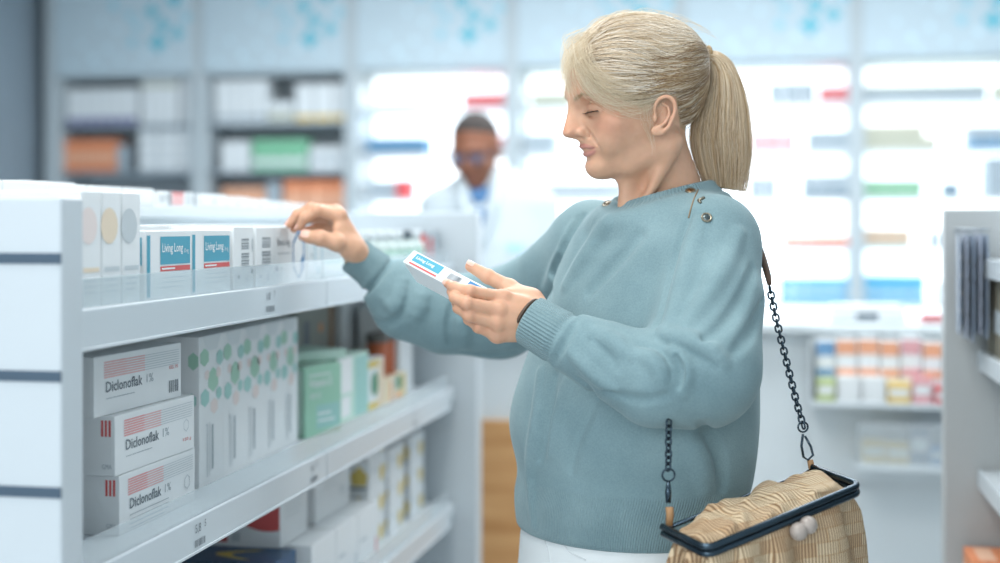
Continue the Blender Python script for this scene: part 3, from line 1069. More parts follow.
for k, (c, wd, hh) in enumerate(row1):
    o = MB().box((-wd / 2, -0.03, 0), (wd / 2, 0.03, hh), 0, 0.002).box((-wd / 2 + 0.001, -0.0306, hh * 0.74), (wd / 2 - 0.001, -0.0300, hh * 0.97), 1).box((-wd / 2 + 0.001, -0.0306, hh * 0.40), (wd / 2 - 0.001, -0.0300, hh * 0.52), 1).build('pack', [cm['white'], cm[c]], None, (x + wd / 2, 3.98, 0.8964))
    tag(o, 'white pack with %s bands standing on the upper tier of the counter display' % c, 'pack', 'white packs with %s bands on the upper tier of the counter display' % c)
    x += wd + 0.004
x = 0.112
for k, (c, wd, hh) in enumerate([('lime', .05, .06), ('white', .06, .07), ('white', .06, .07), ('yellow', .06, .055), ('rose', .05, .07), ('red', .04, .045), ('white', .07, .07), ('slate', .05, .06)]):
    o = MB().box((-wd / 2, -0.02, 0), (wd / 2, 0.02, hh), 0, 0.002).box((-wd / 2 + 0.004, -0.0206, hh * 0.35), (wd / 2 - 0.004, -0.0200, hh * 0.7), 1).build('pack', [cm[c], cm['white']], None, (x + wd / 2, 3.925, 0.8964))
    tag(o, 'low %s pack in the front row on the upper tier of the counter display' % c, 'pack', 'low %s packs in the front row of the counter display' % c)
    x += wd + 0.006
x = 0.235
for k, (c, wd, hh) in enumerate([('yellow', .06, .06), ('yellow', .06, .055), ('slate', .05, .10), ('blue', .055, .05), ('sky', .05, .10), ('rose', .05, .09), ('blue', .04, .11), ('white', .04, .10)]):
    o = MB().box((-wd / 2, -0.025, 0), (wd / 2, 0.025, hh), 0, 0.002).box((-wd / 2 + 0.004, -0.0256, hh * 0.35), (wd / 2 - 0.004, -0.0250, hh * 0.7), 1).build('pack', [cm[c], cm['white']], None, (x + wd / 2, 3.945, 0.7304))
    tag(o, 'small %s pack in the clear bin of the counter display' % c, 'pack', 'small %s packs in the clear bin' % c)
    x += wd + 0.003

# ------------------------------------------------------------------ wall shelving
grey_int = mat('cabinet_grey', 'B0BBC1', 0.6, vary=0.02)
upr_m = mat('upright_grey', 'AEBAC0', 0.5, vary=0.01)
lightbox = mat('backlit_panel', 'F4F8FA', 0.5, vary=0, emit=1.15, emit_hex='F3F8FC')
top_m = mat('sign_blue', 'B6C9D3', 0.5, vary=0.01)
plus1 = mat('sign_teal', '57B4C8', 0.5, vary=0)
plus2 = mat('sign_pale_teal', '8CC6D8', 0.5, vary=0)
plus3 = mat('sign_mist', 'C3DEEA', 0.5, vary=0)
X0, BW, YF, YB = -4.18, 0.92, 7.50, 7.86
units = ['leftmost grey wall shelving with white and orange packs', 'grey wall shelving with green packs, second from the side wall', 'backlit wall shelving behind the pharmacist\'s head',
         'backlit wall shelving behind the woman\'s face', 'backlit wall shelving between the ponytail and the next upright', 'rightmost backlit wall shelving above the grey shelf unit']
LEV_G = (1.963, 1.689, 1.415, 1.14)
LEV_B = (2.03, 1.775, 1.525, 1.264, 0.965)
for i in range(6):
    xl, xr = X0 + BW * i, X0 + BW * (i + 1)
    L = ((xl + xr) / 2, 7.7, 0)
    u = empty('wall_shelving', L)
    tag(u, units[i], 'shelves')
    lit = i >= 2
    part('upright', MB().box((xl - 0.04, YF, 0), (xl + 0.04, YB, 2.95), 0, 0.004), upr_m, u, L)
    if i == 5: part('upright', MB().box((xr - 0.04, YF, 0), (xr + 0.04, YB, 2.95), 0, 0.004), upr_m, u, L)
    part('back_panel', MB().box((xl + 0.04, YB - 0.02, 0.75), (xr - 0.04, YB, 2.25)), lightbox if lit else grey_int, u, L)
    for z in (LEV_B if lit else LEV_G):
        part('shelf', MB().box((xl + 0.04, YF + 0.02, z - 0.018), (xr - 0.04, YB - 0.02, z), 0, 0.002), shelf_m if lit else mat('shelf_slate', '8D9DA8', 0.5), u, L)
    if not lit:
        part('side_lining', MB().box((xl + 0.04, YF + 0.02, 0.75), (xl + 0.06, YB - 0.02, 2.25)), grey_int, u, L)
    part('base_cabinet', MB().box((xl + 0.04, YF - 0.02, 0.0), (xr - 0.04, YB, 0.75), 0, 0.004), upr_m, u, L)
    tp = part('sign_panel', MB().box((xl + 0.035, YF - 0.01, 2.255), (xr - 0.035, YF + 0.02, 2.95), 0, 0.003), top_m, u, L)
    part('cornice', MB().box((xl + 0.04, YF + 0.02, 2.235), (xr - 0.04, YB, 2.255)), upr_m, u, L)
    pm = MB()
    r = random.Random(3)
    marks = [(0.74, 0.355, 0.050, 0), (0.87, 0.46, 0.038, 0), (0.77, 0.56, 0.040, 0), (0.60, 0.55, 0.028, 1), (0.57, 0.37, 0.030, 1), (0.46, 0.52, 0.022, 2), (0.40, 0.30, 0.022, 2), (0.66, 0.24, 0.024, 2), (0.30, 0.20, 0.026, 2),
             (0.48, 0.16, 0.02, 2), (0.22, 0.36, 0.018, 2), (0.80, 0.20, 0.02, 2), (0.93, 0.64, 0.03, 1), (0.55, 0.68, 0.028, 1), (0.36, 0.62, 0.02, 2), (0.70, 0.72, 0.04, 0), (0.44, 0.80, 0.03, 1), (0.85, 0.85, 0.045, 0), (0.15, 0.12, 0.018, 2), (0.34, 0.08, 0.02, 2), (0.60, 0.08, 0.018, 2)]
    for (fx, fz, s, kk) in marks:
        cx, cz, t = xl + BW * fx, 2.255 + 0.50 * fz, s * 0.36
        y = YF - 0.0108
        for a, b in ((s, t), (t, s)):
            pm.add([(cx - a, y, cz - b), (cx + a, y, cz - b), (cx + a, y, cz + b), (cx - a, y, cz + b)], [(0, 1, 2, 3)], kk)
            y -= 0.0003
    pm.v = [(p[0] - L[0], p[1] - L[1], p[2] - L[2]) for p in pm.v]
    pm.build('cross_print', [plus1, plus2, plus3], tp)

bg_mats = {k: mat('stock_' + k, h, 0.6, vary=0.02) for k, h in dict(white='DCE4E8', purple='7C7EA6', orange='DD8F68', peach='E2AE90', green='7DBE9C', beige='C3C4B4', red='D65358', blue='5C8FB4', grey='A5B4BE', rose='CFBFC6', cyan='64B4DA', yellow='D9BA5A', slate='70889A', tan='B9BFB0').items()}


def px_x(px, y):
    return y * math.tan(math.atan((px - 500) / FPX) - ALPHA)


def depth(px, y):
    return y * CA - px_x(px, y) * SA


BGN = {}


def stock(px0, px1, n, z, ytop, col, label, band=None, rows=1, name='pack', yf=7.56, dp=0.16, fade=1.0, ybot=None):
    """a row of n equal packs between two sight lines on the shelf at z, tops at pixel row ytop"""
    xa, xb = px_x(px0, yf), px_x(px1, yf)
    d = depth((px0 + px1) / 2, yf)
    h = (H - (ytop - 225) / FPX * d) - z
    wd = (xb - xa) / n
    me = None
    for r_ in range(rows):
        for k in range(n):
            loc = (xa + wd * (k + 0.5), yf + dp / 2, z + 0.0004 + h / rows * r_)
            if me is None:
                w2, hh = wd * 0.47, h / rows * 0.985
                mb = MB().box((-w2, -dp / 2, 0), (w2, dp / 2, hh), 0, min(0.003, hh * 0.1))
                if band:
                    b0, b1 = band[1], band[2]
                    mb.box((-w2 * 0.96, -dp / 2 - 0.0008, hh * b0), (w2 * 0.96, -dp / 2, hh * b1), 1)
                o = mb.build(name, [bg_mats[col], bg_mats[band[0] if band else col]], None, loc)
                me = o.data
            else:
                o = bpy.data.objects.new(name, me)
                COL.objects.link(o)
                o.location = loc
            tag(o, label, 'pack', label.replace(' pack ', ' packs ', 1) if n * rows > 1 else None)


A, B_, C_ = LEV_G[:3]
stock(67, 137, 7, A, 88, 'white', 'white pack with a purple foot on the top shelf of the leftmost unit', ('purple', 0.0, 0.22))
stock(141, 178, 4, A, 78, 'white', 'tall white pack beside the purple-footed packs', ('tan', 0.8, 0.9))
stock(181, 198, 2, A, 78, 'white', 'tall white pack by the upright on the leftmost top shelf')
stock(61, 116, 4, B_, 139, 'orange', 'orange pack on the lower shelf of the leftmost unit', ('peach', 0.3, 0.6))
stock(117, 126, 1, B_, 145, 'grey', 'narrow grey pack beside the orange packs')
stock(138, 197, 3, B_, 128, 'white', 'flat white pack stacked beside the orange packs', ('grey', 0.0, 0.12), rows=4)
stock(215, 267, 5, A, 79, 'white', 'white pack on the upper shelf of the second unit', ('grey', 0.1, 0.2))
stock(268, 293, 2, A, 101, 'white', 'low white pack in the middle of the second unit', ('tan', 0.1, 0.5))
stock(295, 352, 3, A, 83, 'white', 'white pack with a yellow corner on the second unit', ('yellow', 0.05, 0.2))
stock(221, 249, 2, B_, 141, 'white', 'white pack beside the green packs')
stock(252, 307, 4, B_, 139, 'green', 'green pack on the second unit', ('white', 0.2, 0.4))
stock(309, 354, 4, B_, 146, 'white', 'low white pack on the other side of the green packs', ('grey', 0.4, 0.6))
stock(222, 264, 4, C_, 187, 'peach', 'peach pack on the low shelf of the second unit', ('white', 0.2, 0.5))
stock(266, 280, 1, C_, 182, 'grey', 'pale grey pack between peach and orange packs')
stock(283, 352, 3, C_, 180, 'orange', 'large orange pack on the low shelf of the second unit', ('peach', 0.3, 0.7))
B1, B2, B3, B4, B5 = LEV_B
stock(373, 421, 4, B1, 102, 'beige', 'beige pack on the upper backlit shelf behind the pharmacist')
stock(462, 514, 3, B1, 93, 'red', 'red pack above the pharmacist\'s head', ('rose', 0.3, 0.45))
stock(367, 427, 4, B2, 137, 'blue', 'blue pack level with the pharmacist\'s brow', ('slate', 0.0, 0.3))
stock(488, 514, 2, B2, 136, 'rose', 'small rose pack behind the pharmacist\'s head', ('red', 0.7, 1.0))
stock(368, 395, 2, B3, 180, 'grey', 'pale pack beside the short red pack')
stock(396, 409, 1, B3, 179, 'red', 'short red pack left of the pharmacist\'s shoulder')
stock(530, 571, 3, B1, 92, 'tan', 'grey-beige pack in front of the woman\'s forehead')
stock(525, 556, 2, B2, 133, 'grey', 'pale grey pack in front of the woman\'s nose')
stock(545, 622, 5, B3, 182, 'grey', 'grey pack under the woman\'s chin level', ('white', 0.3, 0.5))
stock(768, 816, 3, B1, 82, 'grey', 'grey-blue pack beside the red pack past the ponytail')
stock(819, 852, 2, B1, 86, 'red', 'red pack by the upright past the ponytail', ('rose', 0.3, 0.5))
stock(750, 796, 3, B2, 132, 'rose', 'pinkish pack just past the ponytail', ('red', 0.3, 0.5))
stock(806, 850, 3, B2, 130, 'grey', 'pale grey pack by the upright past the ponytail')
stock(748, 778, 2, B3, 176, 'grey', 'grey pack beside the woman\'s shoulder')
stock(801, 849, 3, B3, 174, 'grey', 'grey pack with a slate foot beside the upright', ('slate', 0.0, 0.25))
stock(782, 852, 6, B4, 236, 'peach', 'low peach pack behind the shoulder', ('red', 0.3, 0.7))
stock(778, 856, 6, B5, 278, 'cyan', 'sky blue pack behind the chain', ('white', 0.4, 0.55))
stock(865, 988, 9, B1, 84, 'tan', 'grey-beige pack in the long row at the far right', ('grey', 0.0, 0.8))
stock(994, 1024, 2, B1, 84, 'tan', 'grey-beige pack at the picture edge')
stock(864, 925, 5, B2, 124, 'beige', 'beige pack right of the upright', ('tan', 0.3, 0.6))
stock(926, 939, 1, B2, 136, 'beige', 'low beige pack beside the taller beige packs')
stock(966, 1016, 3, B2, 125, 'grey', 'blue-footed grey pack at the far right', ('blue', 0.0, 0.4))
stock(863, 924, 4, B3, 179, 'green', 'green pack on the backlit shelf', ('tan', 0.4, 0.6))
stock(943, 961, 1, B3, 182, 'slate', 'single slate pack on the backlit shelf right of the green packs')
stock(984, 1016, 2, B3, 156, 'grey', 'tall grey pack at the far right edge')
stock(864, 912, 5, B4, 228, 'tan', 'grey pack with a peach patch above the sky blue packs', ('peach', 0.4, 0.7))
stock(930, 943, 1, B4, 230, 'grey', 'single pale pack just above the grey panel')
stock(864, 926, 4, B5, 275, 'cyan', 'sky blue pack between upright and grey panel', ('white', 0.3, 0.4))
stock(936, 985, 3, B5, 280, 'white', 'white pack partly behind the grey panel')

# lamps of the backlit shelves
for i in range(2, 6):
    xl = X0 + BW * i
    for z in (2.20,) + LEV_B[:-1]:
        area_light('shelf_strip_lamp', (xl + BW / 2, YF + 0.10, z - 0.03), 0.78, 1.2, (0.97, 0.99, 1.0), size_y=0.04)


# ================================================================== THE WOMAN
# head frame: a = forward out of the face, l = her left, z = up; origin at the ear
HO = P(662, 116, 2.03)
YAW = math.radians(17)
AX = np.array([-math.cos(YAW), -math.sin(YAW), 0.0])
LX = np.array([math.sin(YAW), -math.cos(YAW), 0.0])
HR = np.stack([AX, LX, [0, 0, 1.0]]).astype(F32)


def hq(px, py, l):
    """head-frame point seen at (px, py) with sideways offset l"""
    k = (px - 500.0) / FPX
    a = (HO[0] + l * LX[0] - k * (HO[1] + l * LX[1])) / (k * AX[1] - AX[0])
    d = HO[1] + a * AX[1] + l * LX[1]
    return (a, l, H - (py - 225.0) / FPX * d - HO[2])


def hp(px, py):
    q = hq(px, py, 0.0)
    return (q[0], q[2])


def hpix(q):
    """pixel of head-frame points, both sides folded on to the near one"""
    l = np.abs(q[:, 1])
    X = HO[0] + q[:, 0] * AX[0] + l * LX[0]
    d = HO[1] + q[:, 0] * AX[1] + l * LX[1]
    return 500 + FPX * X / d, 225 - FPX * (HO[2] + q[:, 2] - H) / d


SKULL = Poly2D([hp(*q) for q in [
    (576, 56), (570.0, 72), (569.0, 82), (569.6, 90), (571.5, 99), (573.5, 108), (576.5, 120), (579, 131), (580.5, 140), (582.3, 147),
    (585.5, 153), (587.8, 160), (588.6, 166), (591.0, 171.5), (596, 175.5), (606, 177.5), (618, 176.5), (632, 173), (646, 167), (660, 158),
    (670, 141), (681, 126), (691, 108), (697.5, 86), (697, 60), (688, 40), (670, 26), (645, 19), (618, 20), (594, 32)]], soft=11)
NOSE = Poly2D([hp(*q) for q in [
    (570.5, 97), (569.2, 103), (568.0, 110), (566.3, 118), (564.0, 127), (563.0, 132), (563.6, 135.5), (566.5, 137.6), (571.5, 138.6), (577, 140), (582, 141),
    (590, 136), (592, 120), (590, 104), (580, 96)]], h=0.0005, pad=0.06)
EYE_L = np.array([0.1055, 0.031, 0.0085])
EYE_R = np.array([0.1055, -0.031, 0.0085])
def head_local(p):
    return (p - HO.astype(F32)) @ HR.T


def f_skull(q):
    a, l, z = q[:, 0], q[:, 1], q[:, 2]
    bz = np.interp(z, [-0.095, -0.085, -0.06, -0.03, 0.0, 0.04, 0.09, 0.15], [0.037, 0.043, 0.052, 0.062, 0.069, 0.074, 0.076, 0.074]).astype(F32)
    T = np.interp(z, [-0.09, -0.05, 0.0, 0.05, 0.10, 0.15], [0.055, 0.064, 0.078, 0.078, 0.072, 0.070]).astype(F32)
    t = smin(-SKULL(a, z), T, 0.024)
    pw = np.interp(z, [-0.06, -0.035, 0.0, 0.02], [1.5, 1.55, 1.85, 2.0]).astype(F32)
    e = np.sqrt((np.sqrt(l * l + 9e-6) / bz) ** pw + (1 - t / T) ** 2) - 1
    return e * np.minimum(bz, T) * 0.9


SURF = {}


def surf_a(l, z, off=0.0):
    """head-frame point on the front of the face at sideways l and height z, off outwards"""
    if (l, z) not in SURF:
        aa = np.linspace(0.16, 0.03, 1400)
        v = f_skull(np.stack([aa, np.full_like(aa, l), np.full_like(aa, z)], -1).astype(F32))
        SURF[(l, z)] = aa[int(np.argmax(v < 0))]
    return np.array([SURF[(l, z)] + off, l, z])


def both(rows):
    """rows (l, z, off) from her left mouth corner to the middle, mirrored to the other side"""
    r = [surf_a(*x) for x in rows]
    return r + [p * [1, -1, 1] for p in r[-2::-1]]


LIP_U = both([(0.0285, -0.0474, -0.0008), (0.0165, -0.0485, 0.0002), (0.0080, -0.0462, 0.0012), (0.0, -0.0468, 0.0012)])
LIP_L = both([(0.0280, -0.0483, -0.0010), (0.0165, -0.0552, -0.0004), (0.0080, -0.0572, 0.0006), (0.0, -0.0574, 0.0008)])
LIPU_R = [0.0012, 0.0023, 0.0027, 0.0026, 0.0027, 0.0023, 0.0012]
LIPL_R = [0.0012, 0.0027, 0.0033, 0.0035, 0.0033, 0.0027, 0.0012]
MOUTH = both([(0.0305, -0.0470, 0.0006), (0.0165, -0.0515, 0.0030), (0.0080, -0.0515, 0.0046), (0.0, -0.0520, 0.0046)])
EYE_L = surf_a(0.0315, 0.0055, -0.0128)
EYE_R = EYE_L * [1, -1, 1]
CHEEK = surf_a(0.046, -0.015, -0.012)


def f_head(p, hair_only=False):
    q = head_local(p)
    a, l, z = q[:, 0], q[:, 1], q[:, 2]
    d = f_skull(q)
    if hair_only:
        return d
    near = (d < 0.06)
    if not near.any():
        return d
    full = d
    q = q[near]; a, l, z = a[near], l[near], z[near]; d = d[near]
    # cheekbone, jaw angle, brow
    for s in (1, -1):
        m = np.array([1, s, 1])
        d = smin(d, ell(q, CHEEK * m, (0.016, 0.017, 0.014)), 0.018)
        d = smin(d, ell(q, surf_a(0.036, -0.037, -0.012) * m, (0.014, 0.014, 0.017)), 0.020)
        d = smin(d, seg(q, (0.012, s * 0.050, -0.045), (0.064, s * 0.027, -0.075), 0.010, 0.008), 0.028)
        d = smin(d, chain(q, [surf_a(0.012, 0.022, -0.0072) * m, surf_a(0.030, 0.028, -0.0062) * m, surf_a(0.046, 0.022, -0.0065) * m], [0.005, 0.006, 0.004]), 0.018)
        # socket
        d = smax(d, -ell(q, surf_a(0.029, 0.0065, 0.005) * m, (0.0135, 0.0165, 0.0110)), 0.014)
    # nose
    bn = np.interp(z, [-0.04, -0.030, -0.020, 0.0, 0.03], [0.0120, 0.0130, 0.0115, 0.0085, 0.0095]).astype(F32)
    dn = (np.sqrt((l / bn) ** 2 + (1 - np.minimum(-NOSE(a, z), 0.017) / 0.017) ** 2) - 1) * np.minimum(bn, 0.017) * 0.85
    d = smin(d, dn, 0.006)
    for s in (1, -1):
        m = np.array([1, s, 1])
        d = smin(d, ell(q, (0.1290, s * 0.0122, -0.0275), (0.0082, 0.0052, 0.0058)), 0.004)
        d = smax(d, -chain(q, [(0.1215, s * 0.0150, -0.019), (0.1175, s * 0.0178, -0.0265), (0.1190, s * 0.0168, -0.0335)], [0.0006, 0.0010, 0.0008]), 0.005)
        d = smax(d, -ell(q, (0.1310, s * 0.0080, -0.0355), (0.0060, 0.003, 0.0042)), 0.002)
        # eyeball under the lowered lid
        e = EYE_L * m
        d = smin(d, ell(q, e, (0.0130, 0.0132, 0.0124)), 0.0035)
        R = 0.0130
        on = lambda th, ph, k=1.0: e + R * k * np.array([math.cos(ph) * math.cos(th), s * math.sin(th), math.sin(ph)])
        # lid crease above, lash slit, fold of the lower lid
        d = smax(d, -chain(q, [on(-0.9, 0.45, 1.05), on(-0.3, 0.78, 1.04), on(0.4, 0.78, 1.04), on(1.1, 0.35, 1.08), on(1.4, 0.0, 1.22)], [0.0008, 0.0013, 0.0014, 0.0012, 0.0006]), 0.0030)
        d = smax(d, -chain(q, [on(-0.95, -0.28), on(-0.3, -0.42), on(0.4, -0.42), on(1.05, -0.25), on(1.3, -0.10, 1.12)], [0.0004, 0.0009, 0.0009, 0.0007, 0.0003]), 0.0014)
        d = smax(d, -chain(q, [on(-0.8, -0.85, 1.03), on(0.1, -1.05, 1.06), on(1.0, -0.8, 1.14), on(1.4, -0.45, 1.3)], [0.0005, 0.0010, 0.0010, 0.0004]), 0.005)
        # crow's feet
        for z0, z1 in ((0.006, 0.011), (0.002, 0.001), (-0.002, -0.009)):
            d = smax(d, -seg(q, surf_a(0.0475, z0, 0.0006) * m, surf_a(0.0565, z1, 0.0006) * m, 0.0006, 0.0003), 0.0025)
        # nasolabial and marionette folds
        d = smax(d, -chain(q, [surf_a(0.0195, -0.026, 0.002) * m, surf_a(0.0265, -0.037, 0.0012) * m, surf_a(0.0315, -0.049, 0.001) * m], [0.0003, 0.0006, 0.0003]), 0.008)
    # lips
    d = smax(d, -ell(q, surf_a(0, -0.0655, 0.0035), (0.005, 0.015, 0.0045)), 0.008)
    d = smin(d, ell(q, surf_a(0, -0.077, -0.0150), (0.0150, 0.016, 0.0105)), 0.018)
    d = smin(d, chain(q, LIP_U, LIPU_R), 0.003)
    d = smin(d, chain(q, LIP_L, LIPL_R), 0.003)
    d = smax(d, -chain(q, MOUTH, [0.0005, 0.0007, 0.0009, 0.0009, 0.0009, 0.0007, 0.0005]), 0.0018)
    d = smax(d, -chain(q, [surf_a(0, -0.0365, 0.001), surf_a(0, -0.0435, 0.001)], [0.0010, 0.0012]), 0.004)
    # ears
    for s in (1, -1):
        sel = np.abs(q[:, 1] - s * 0.07) < 0.05
        if not sel.any():
            continue
        qq = q[sel]; dd = d[sel]
        E = lambda px, py, dl: (hq(px, py, 0.069 + dl)[0], s * (0.0690 + dl), hq(px, py, 0.069 + dl)[2])
        dd = smin(dd, ell(qq, E(664, 115, -0.004), (0.0155, 0.0075, 0.0240)), 0.010)
        dd = smax(dd, -ell(qq, E(661, 118, 0.006), (0.0085, 0.0085, 0.0135)), 0.004)
        hel = [E(655.5, 117, 0.002), E(654.5, 109, 0.006), E(657, 101.5, 0.009), E(663, 97.0, 0.0115), E(670, 97.5, 0.013), E(674.5, 103, 0.0135), E(675, 111, 0.0125), E(672, 120, 0.010), E(668, 127.5, 0.008), E(662, 132.5, 0.006)]
        dd = smin(dd, chain(qq, densify(hel, 3), np.interp(np.linspace(0, 1, 28), [0, .1, .5, .8, 1], [0.0018, 0.0026, 0.0032, 0.0028, 0.003])), 0.002)
        ant = [E(663, 103.5, 0.0065), E(668, 107, 0.0085), E(669.0, 114, 0.0085), E(665.5, 122, 0.007), E(660, 126.5, 0.0055)]
        dd = smin(dd, chain(qq, densify(ant, 3), np.full(13, 0.0023)), 0.003)
        dd = smin(dd, ell(qq, E(656.8, 131.0, 0.0035), (0.0085, 0.0042, 0.0078)), 0.005)
        dd = smin(dd, ell(qq, E(654.8, 118.5, 0.002), (0.0032, 0.004, 0.0058)), 0.004)
        d[sel] = dd
    full[near] = d
    return full


# ---- neck
NK = [P(653, 128, 2.04), P(659, 160, 2.045), P(666, 192, 2.055), P(660, 232, 2.07)]


def f_neck(p):
    d = chain(p, NK, [0.042, 0.047, 0.054, 0.060])
    d = smin(d, chain(p, [P(676, 141, 1.985), P(660, 172, 1.985), P(640, 207, 1.995)], [0.008, 0.007, 0.004]), 0.030)     # neck muscle
    d = smin(d, chain(p, [P(628, 170, 2.01), P(626, 192, 2.01), P(625, 212, 2.01)], [0.010, 0.010, 0.012]), 0.03)         # throat
    d = smax(d, -chain(p, [P(640, 186, 1.985), P(631, 206, 1.978)], [0.003, 0.006]), 0.022)
    d = smin(d, seg(p, P(626, 232, 2.00), P(672, 226, 1.985), 0.010, 0.010), 0.03)                                       # collar bone
    return d


# ---- near hand (her left): holds the small box
LH = dict(
    index=[P(503, 298, 1.882), P(470, 291.5, 1.862), P(454, 287.5, 1.874), P(447.5, 283.5, 1.888)],
    middle=[P(499, 310, 1.868), P(467, 303.5, 1.850), P(455, 297.5, 1.864), P(451, 291.5, 1.880)],
    ring=[P(497, 323, 1.866), P(469, 315.5, 1.852), P(458.5, 308, 1.866), P(455, 301.5, 1.882)],
    pinky=[P(497, 335, 1.874), P(478.5, 327.5, 1.864), P(468.5, 320, 1.876), P(463.5, 313.5, 1.890)],
    thumb=[P(531, 301, 1.912), P(509, 287.5, 1.930), P(488, 276.5, 1.935), P(470.5, 266.5, 1.938)],
    wrist=P(541, 321, 1.893), rad=1.0)
# ---- far hand (her right): reaches into the shelf
RH = dict(
    index=[P(339, 215.5, 2.297), P(317, 210.5, 2.283), P(305, 217.5, 2.283), P(299.5, 227, 2.288)],
    middle=[P(336, 212.5, 2.317), P(311, 209, 2.307), P(297.5, 214.5, 2.305), P(289.5, 224, 2.305)],
    ring=[P(335, 217, 2.337), P(312, 217, 2.330), P(300, 221, 2.325), P(294, 229, 2.320)],
    pinky=[P(335, 226, 2.353), P(318, 227, 2.347), P(307, 231, 2.340), P(302, 237, 2.334)],
    thumb=[P(352, 249, 2.300), P(336, 242.5, 2.276), P(320.5, 238.0, 2.268), P(308, 236.5, 2.272)],
    wrist=P(358, 256, 2.325), rad=1.14, thumb_r=(0.0150, 0.0120, 0.0112, 0.0098))
FR = dict(index=(0.0098, 0.0085, 0.0074, 0.0060), middle=(0.0100, 0.0087, 0.0075, 0.0062), ring=(0.0096, 0.0082, 0.0072, 0.0058),
          pinky=(0.0088, 0.0072, 0.0062, 0.0052), thumb=(0.0150, 0.0112, 0.0098, 0.0076))


def f_hand(p, hd):
    R = hd['rad']
    wr = hd['wrist']
    d = None
    kn = [hd[n][0] for n in ('index', 'middle', 'ring', 'pinky')]
    # palm: metacarpals from the wrist to each knuckle
    for n, off in zip(('index', 'middle', 'ring', 'pinky'), (0, 1, 2, 3)):
        k0 = hd[n][0]
        base = wr + (kn[off] - np.mean(kn, 0)) * 0.55
        e = seg(p, base, k0 + (wr - k0) * 0.02, 0.0145 * R, 0.0108 * R)
        d = e if d is None else smin(d, e, 0.012)
    th = hd['thumb']
    d = smin(d, seg(p, wr + (th[0] - wr) * 0.5, th[0], 0.016 * R, 0.0150 * R), 0.012)
    d = smin(d, seg(p, th[0], th[1], 0.0150 * R, 0.0112 * R), 0.010)
    d = smin(d, seg(p, th[0], (kn[0] + th[1]) / 2, 0.010 * R, 0.006 * R), 0.016)
    # knuckle bumps
    for k0 in kn:
        d = smin(d, np.sqrt(((p - k0.astype(F32)) ** 2).sum(1)) - 0.0112 * R, 0.005)
    fing = None
    for n in ('index', 'middle', 'ring', 'pinky', 'thumb'):
        pts, rr = hd[n], np.array(hd.get(n + '_r', FR[n])) * R
        c = chain(p, pts if n != 'thumb' else pts[1:], rr if n != 'thumb' else rr[1:], 0.0025)
        for j in (1, 2):                                     # joints a little thicker than the bones
            c = smin(c, np.sqrt(((p - pts[j].astype(F32)) ** 2).sum(1)) - rr[j] * 1.06, 0.003)
        fing = c if fing is None else smin(fing, c, 0.0012)
    d = smin(d, fing, 0.0055)
    # tendons on the back of the hand
    return d


ARM_L = [P(716, 238, 1.955), P(698, 368, 1.845), P(606, 356, 1.85), P(563, 339, 1.868), LH['wrist']]
ARM_R = [P(594, 244, 2.17), P(498, 314, 2.36), P(440, 314, 2.35), P(408, 300, 2.34), P(378, 272, 2.332), RH['wrist']]
FD = np.array([-0.787, -0.617, 0.0]); LD = np.array([0.617, -0.787, 0.0])     # chest forward, chest left
ZP = lambda py, d=2.06: H - (py - 225) / FPX * d


def f_skin(p):
    d = np.full(len(p), 0.5, F32)

    def part(fn, lo, hi, k):
        nonlocal d
        lo = np.asarray(lo, F32) - 0.05; hi = np.asarray(hi, F32) + 0.05
        s = ((p > lo) & (p < hi)).all(1)
        if s.any():
            e = fn(p[s])
            d[s] = smin(d[s], e, k) if k > 0 else np.minimum(d[s], e)
    # rough bound first so that far blocks are skipped
    bound = seg(p, P(640, 100, 2.03), P(640, 400, 2.06), 0.30)
    bound = np.minimum(bound, np.minimum(chain(p, ARM_L, [0.12] * 5), chain(p, ARM_R, [0.12] * 6)))
    bound = np.minimum(bound, np.minimum(seg(p, P(545, 310, 1.89), P(450, 290, 1.88), 0.08), seg(p, P(360, 255, 2.33), P(290, 225, 2.3), 0.08)))
    d = np.maximum(bound, 0.03).astype(F32)
    hlo = np.minimum(P(555, 10, 1.9), P(705, 180, 1.9)); hlo = np.array([P(555, 10, 2.0)[0], 1.88, P(600, 200, 2.0)[2]]); hhi = np.array([P(720, 10, 2.0)[0], 2.18, P(600, 5, 2.0)[2]])
    part(f_head, hlo, hhi, 0)
    part(f_neck, [0.10, 1.93, ZP(240)], [0.32, 2.18, ZP(120)], 0.018)

    def trunk(q):
        c = P(652, 330, 2.06)
        Rm = np.stack([FD, LD, [0, 0, 1.0]])
        e = ell(q, c, (0.085, 0.125, 0.20), Rm)
        e = smin(e, chain(q, [P(594, 240, 2.17), P(660, 250, 2.07), P(712, 252, 1.955)], [0.040, 0.04, 0.040]), 0.05)
        return e
    part(trunk, [0.0, 1.85, ZP(500)], [0.45, 2.30, ZP(190)], 0.03)
    part(lambda q: chain(q, ARM_L, [0.044, 0.040, 0.034, 0.024, 0.0235]), np.min(ARM_L, 0), np.max(ARM_L, 0), 0.02)
    part(lambda q: chain(q, ARM_R, [0.044, 0.040, 0.034, 0.030, 0.022, 0.0225]), np.min(ARM_R, 0), np.max(ARM_R, 0), 0.02)
    for hd in (LH, RH):
        allp = np.array(sum([hd[n] for n in ('index', 'middle', 'ring', 'pinky', 'thumb')], []) + [hd['wrist']])
        part(lambda q, hd=hd: f_hand(q, hd), allp.min(0), allp.max(0), 0.008)
    return d


def skin_mesh():
    # one grid for the whole body, fine enough for the face and the fingers
    lo = np.array([-0.40, 1.78, ZP(560)]); hi = np.array([0.48, 2.46, ZP(5)])
    return mesh_sdf(f_skin, lo, hi, SKIN_H)


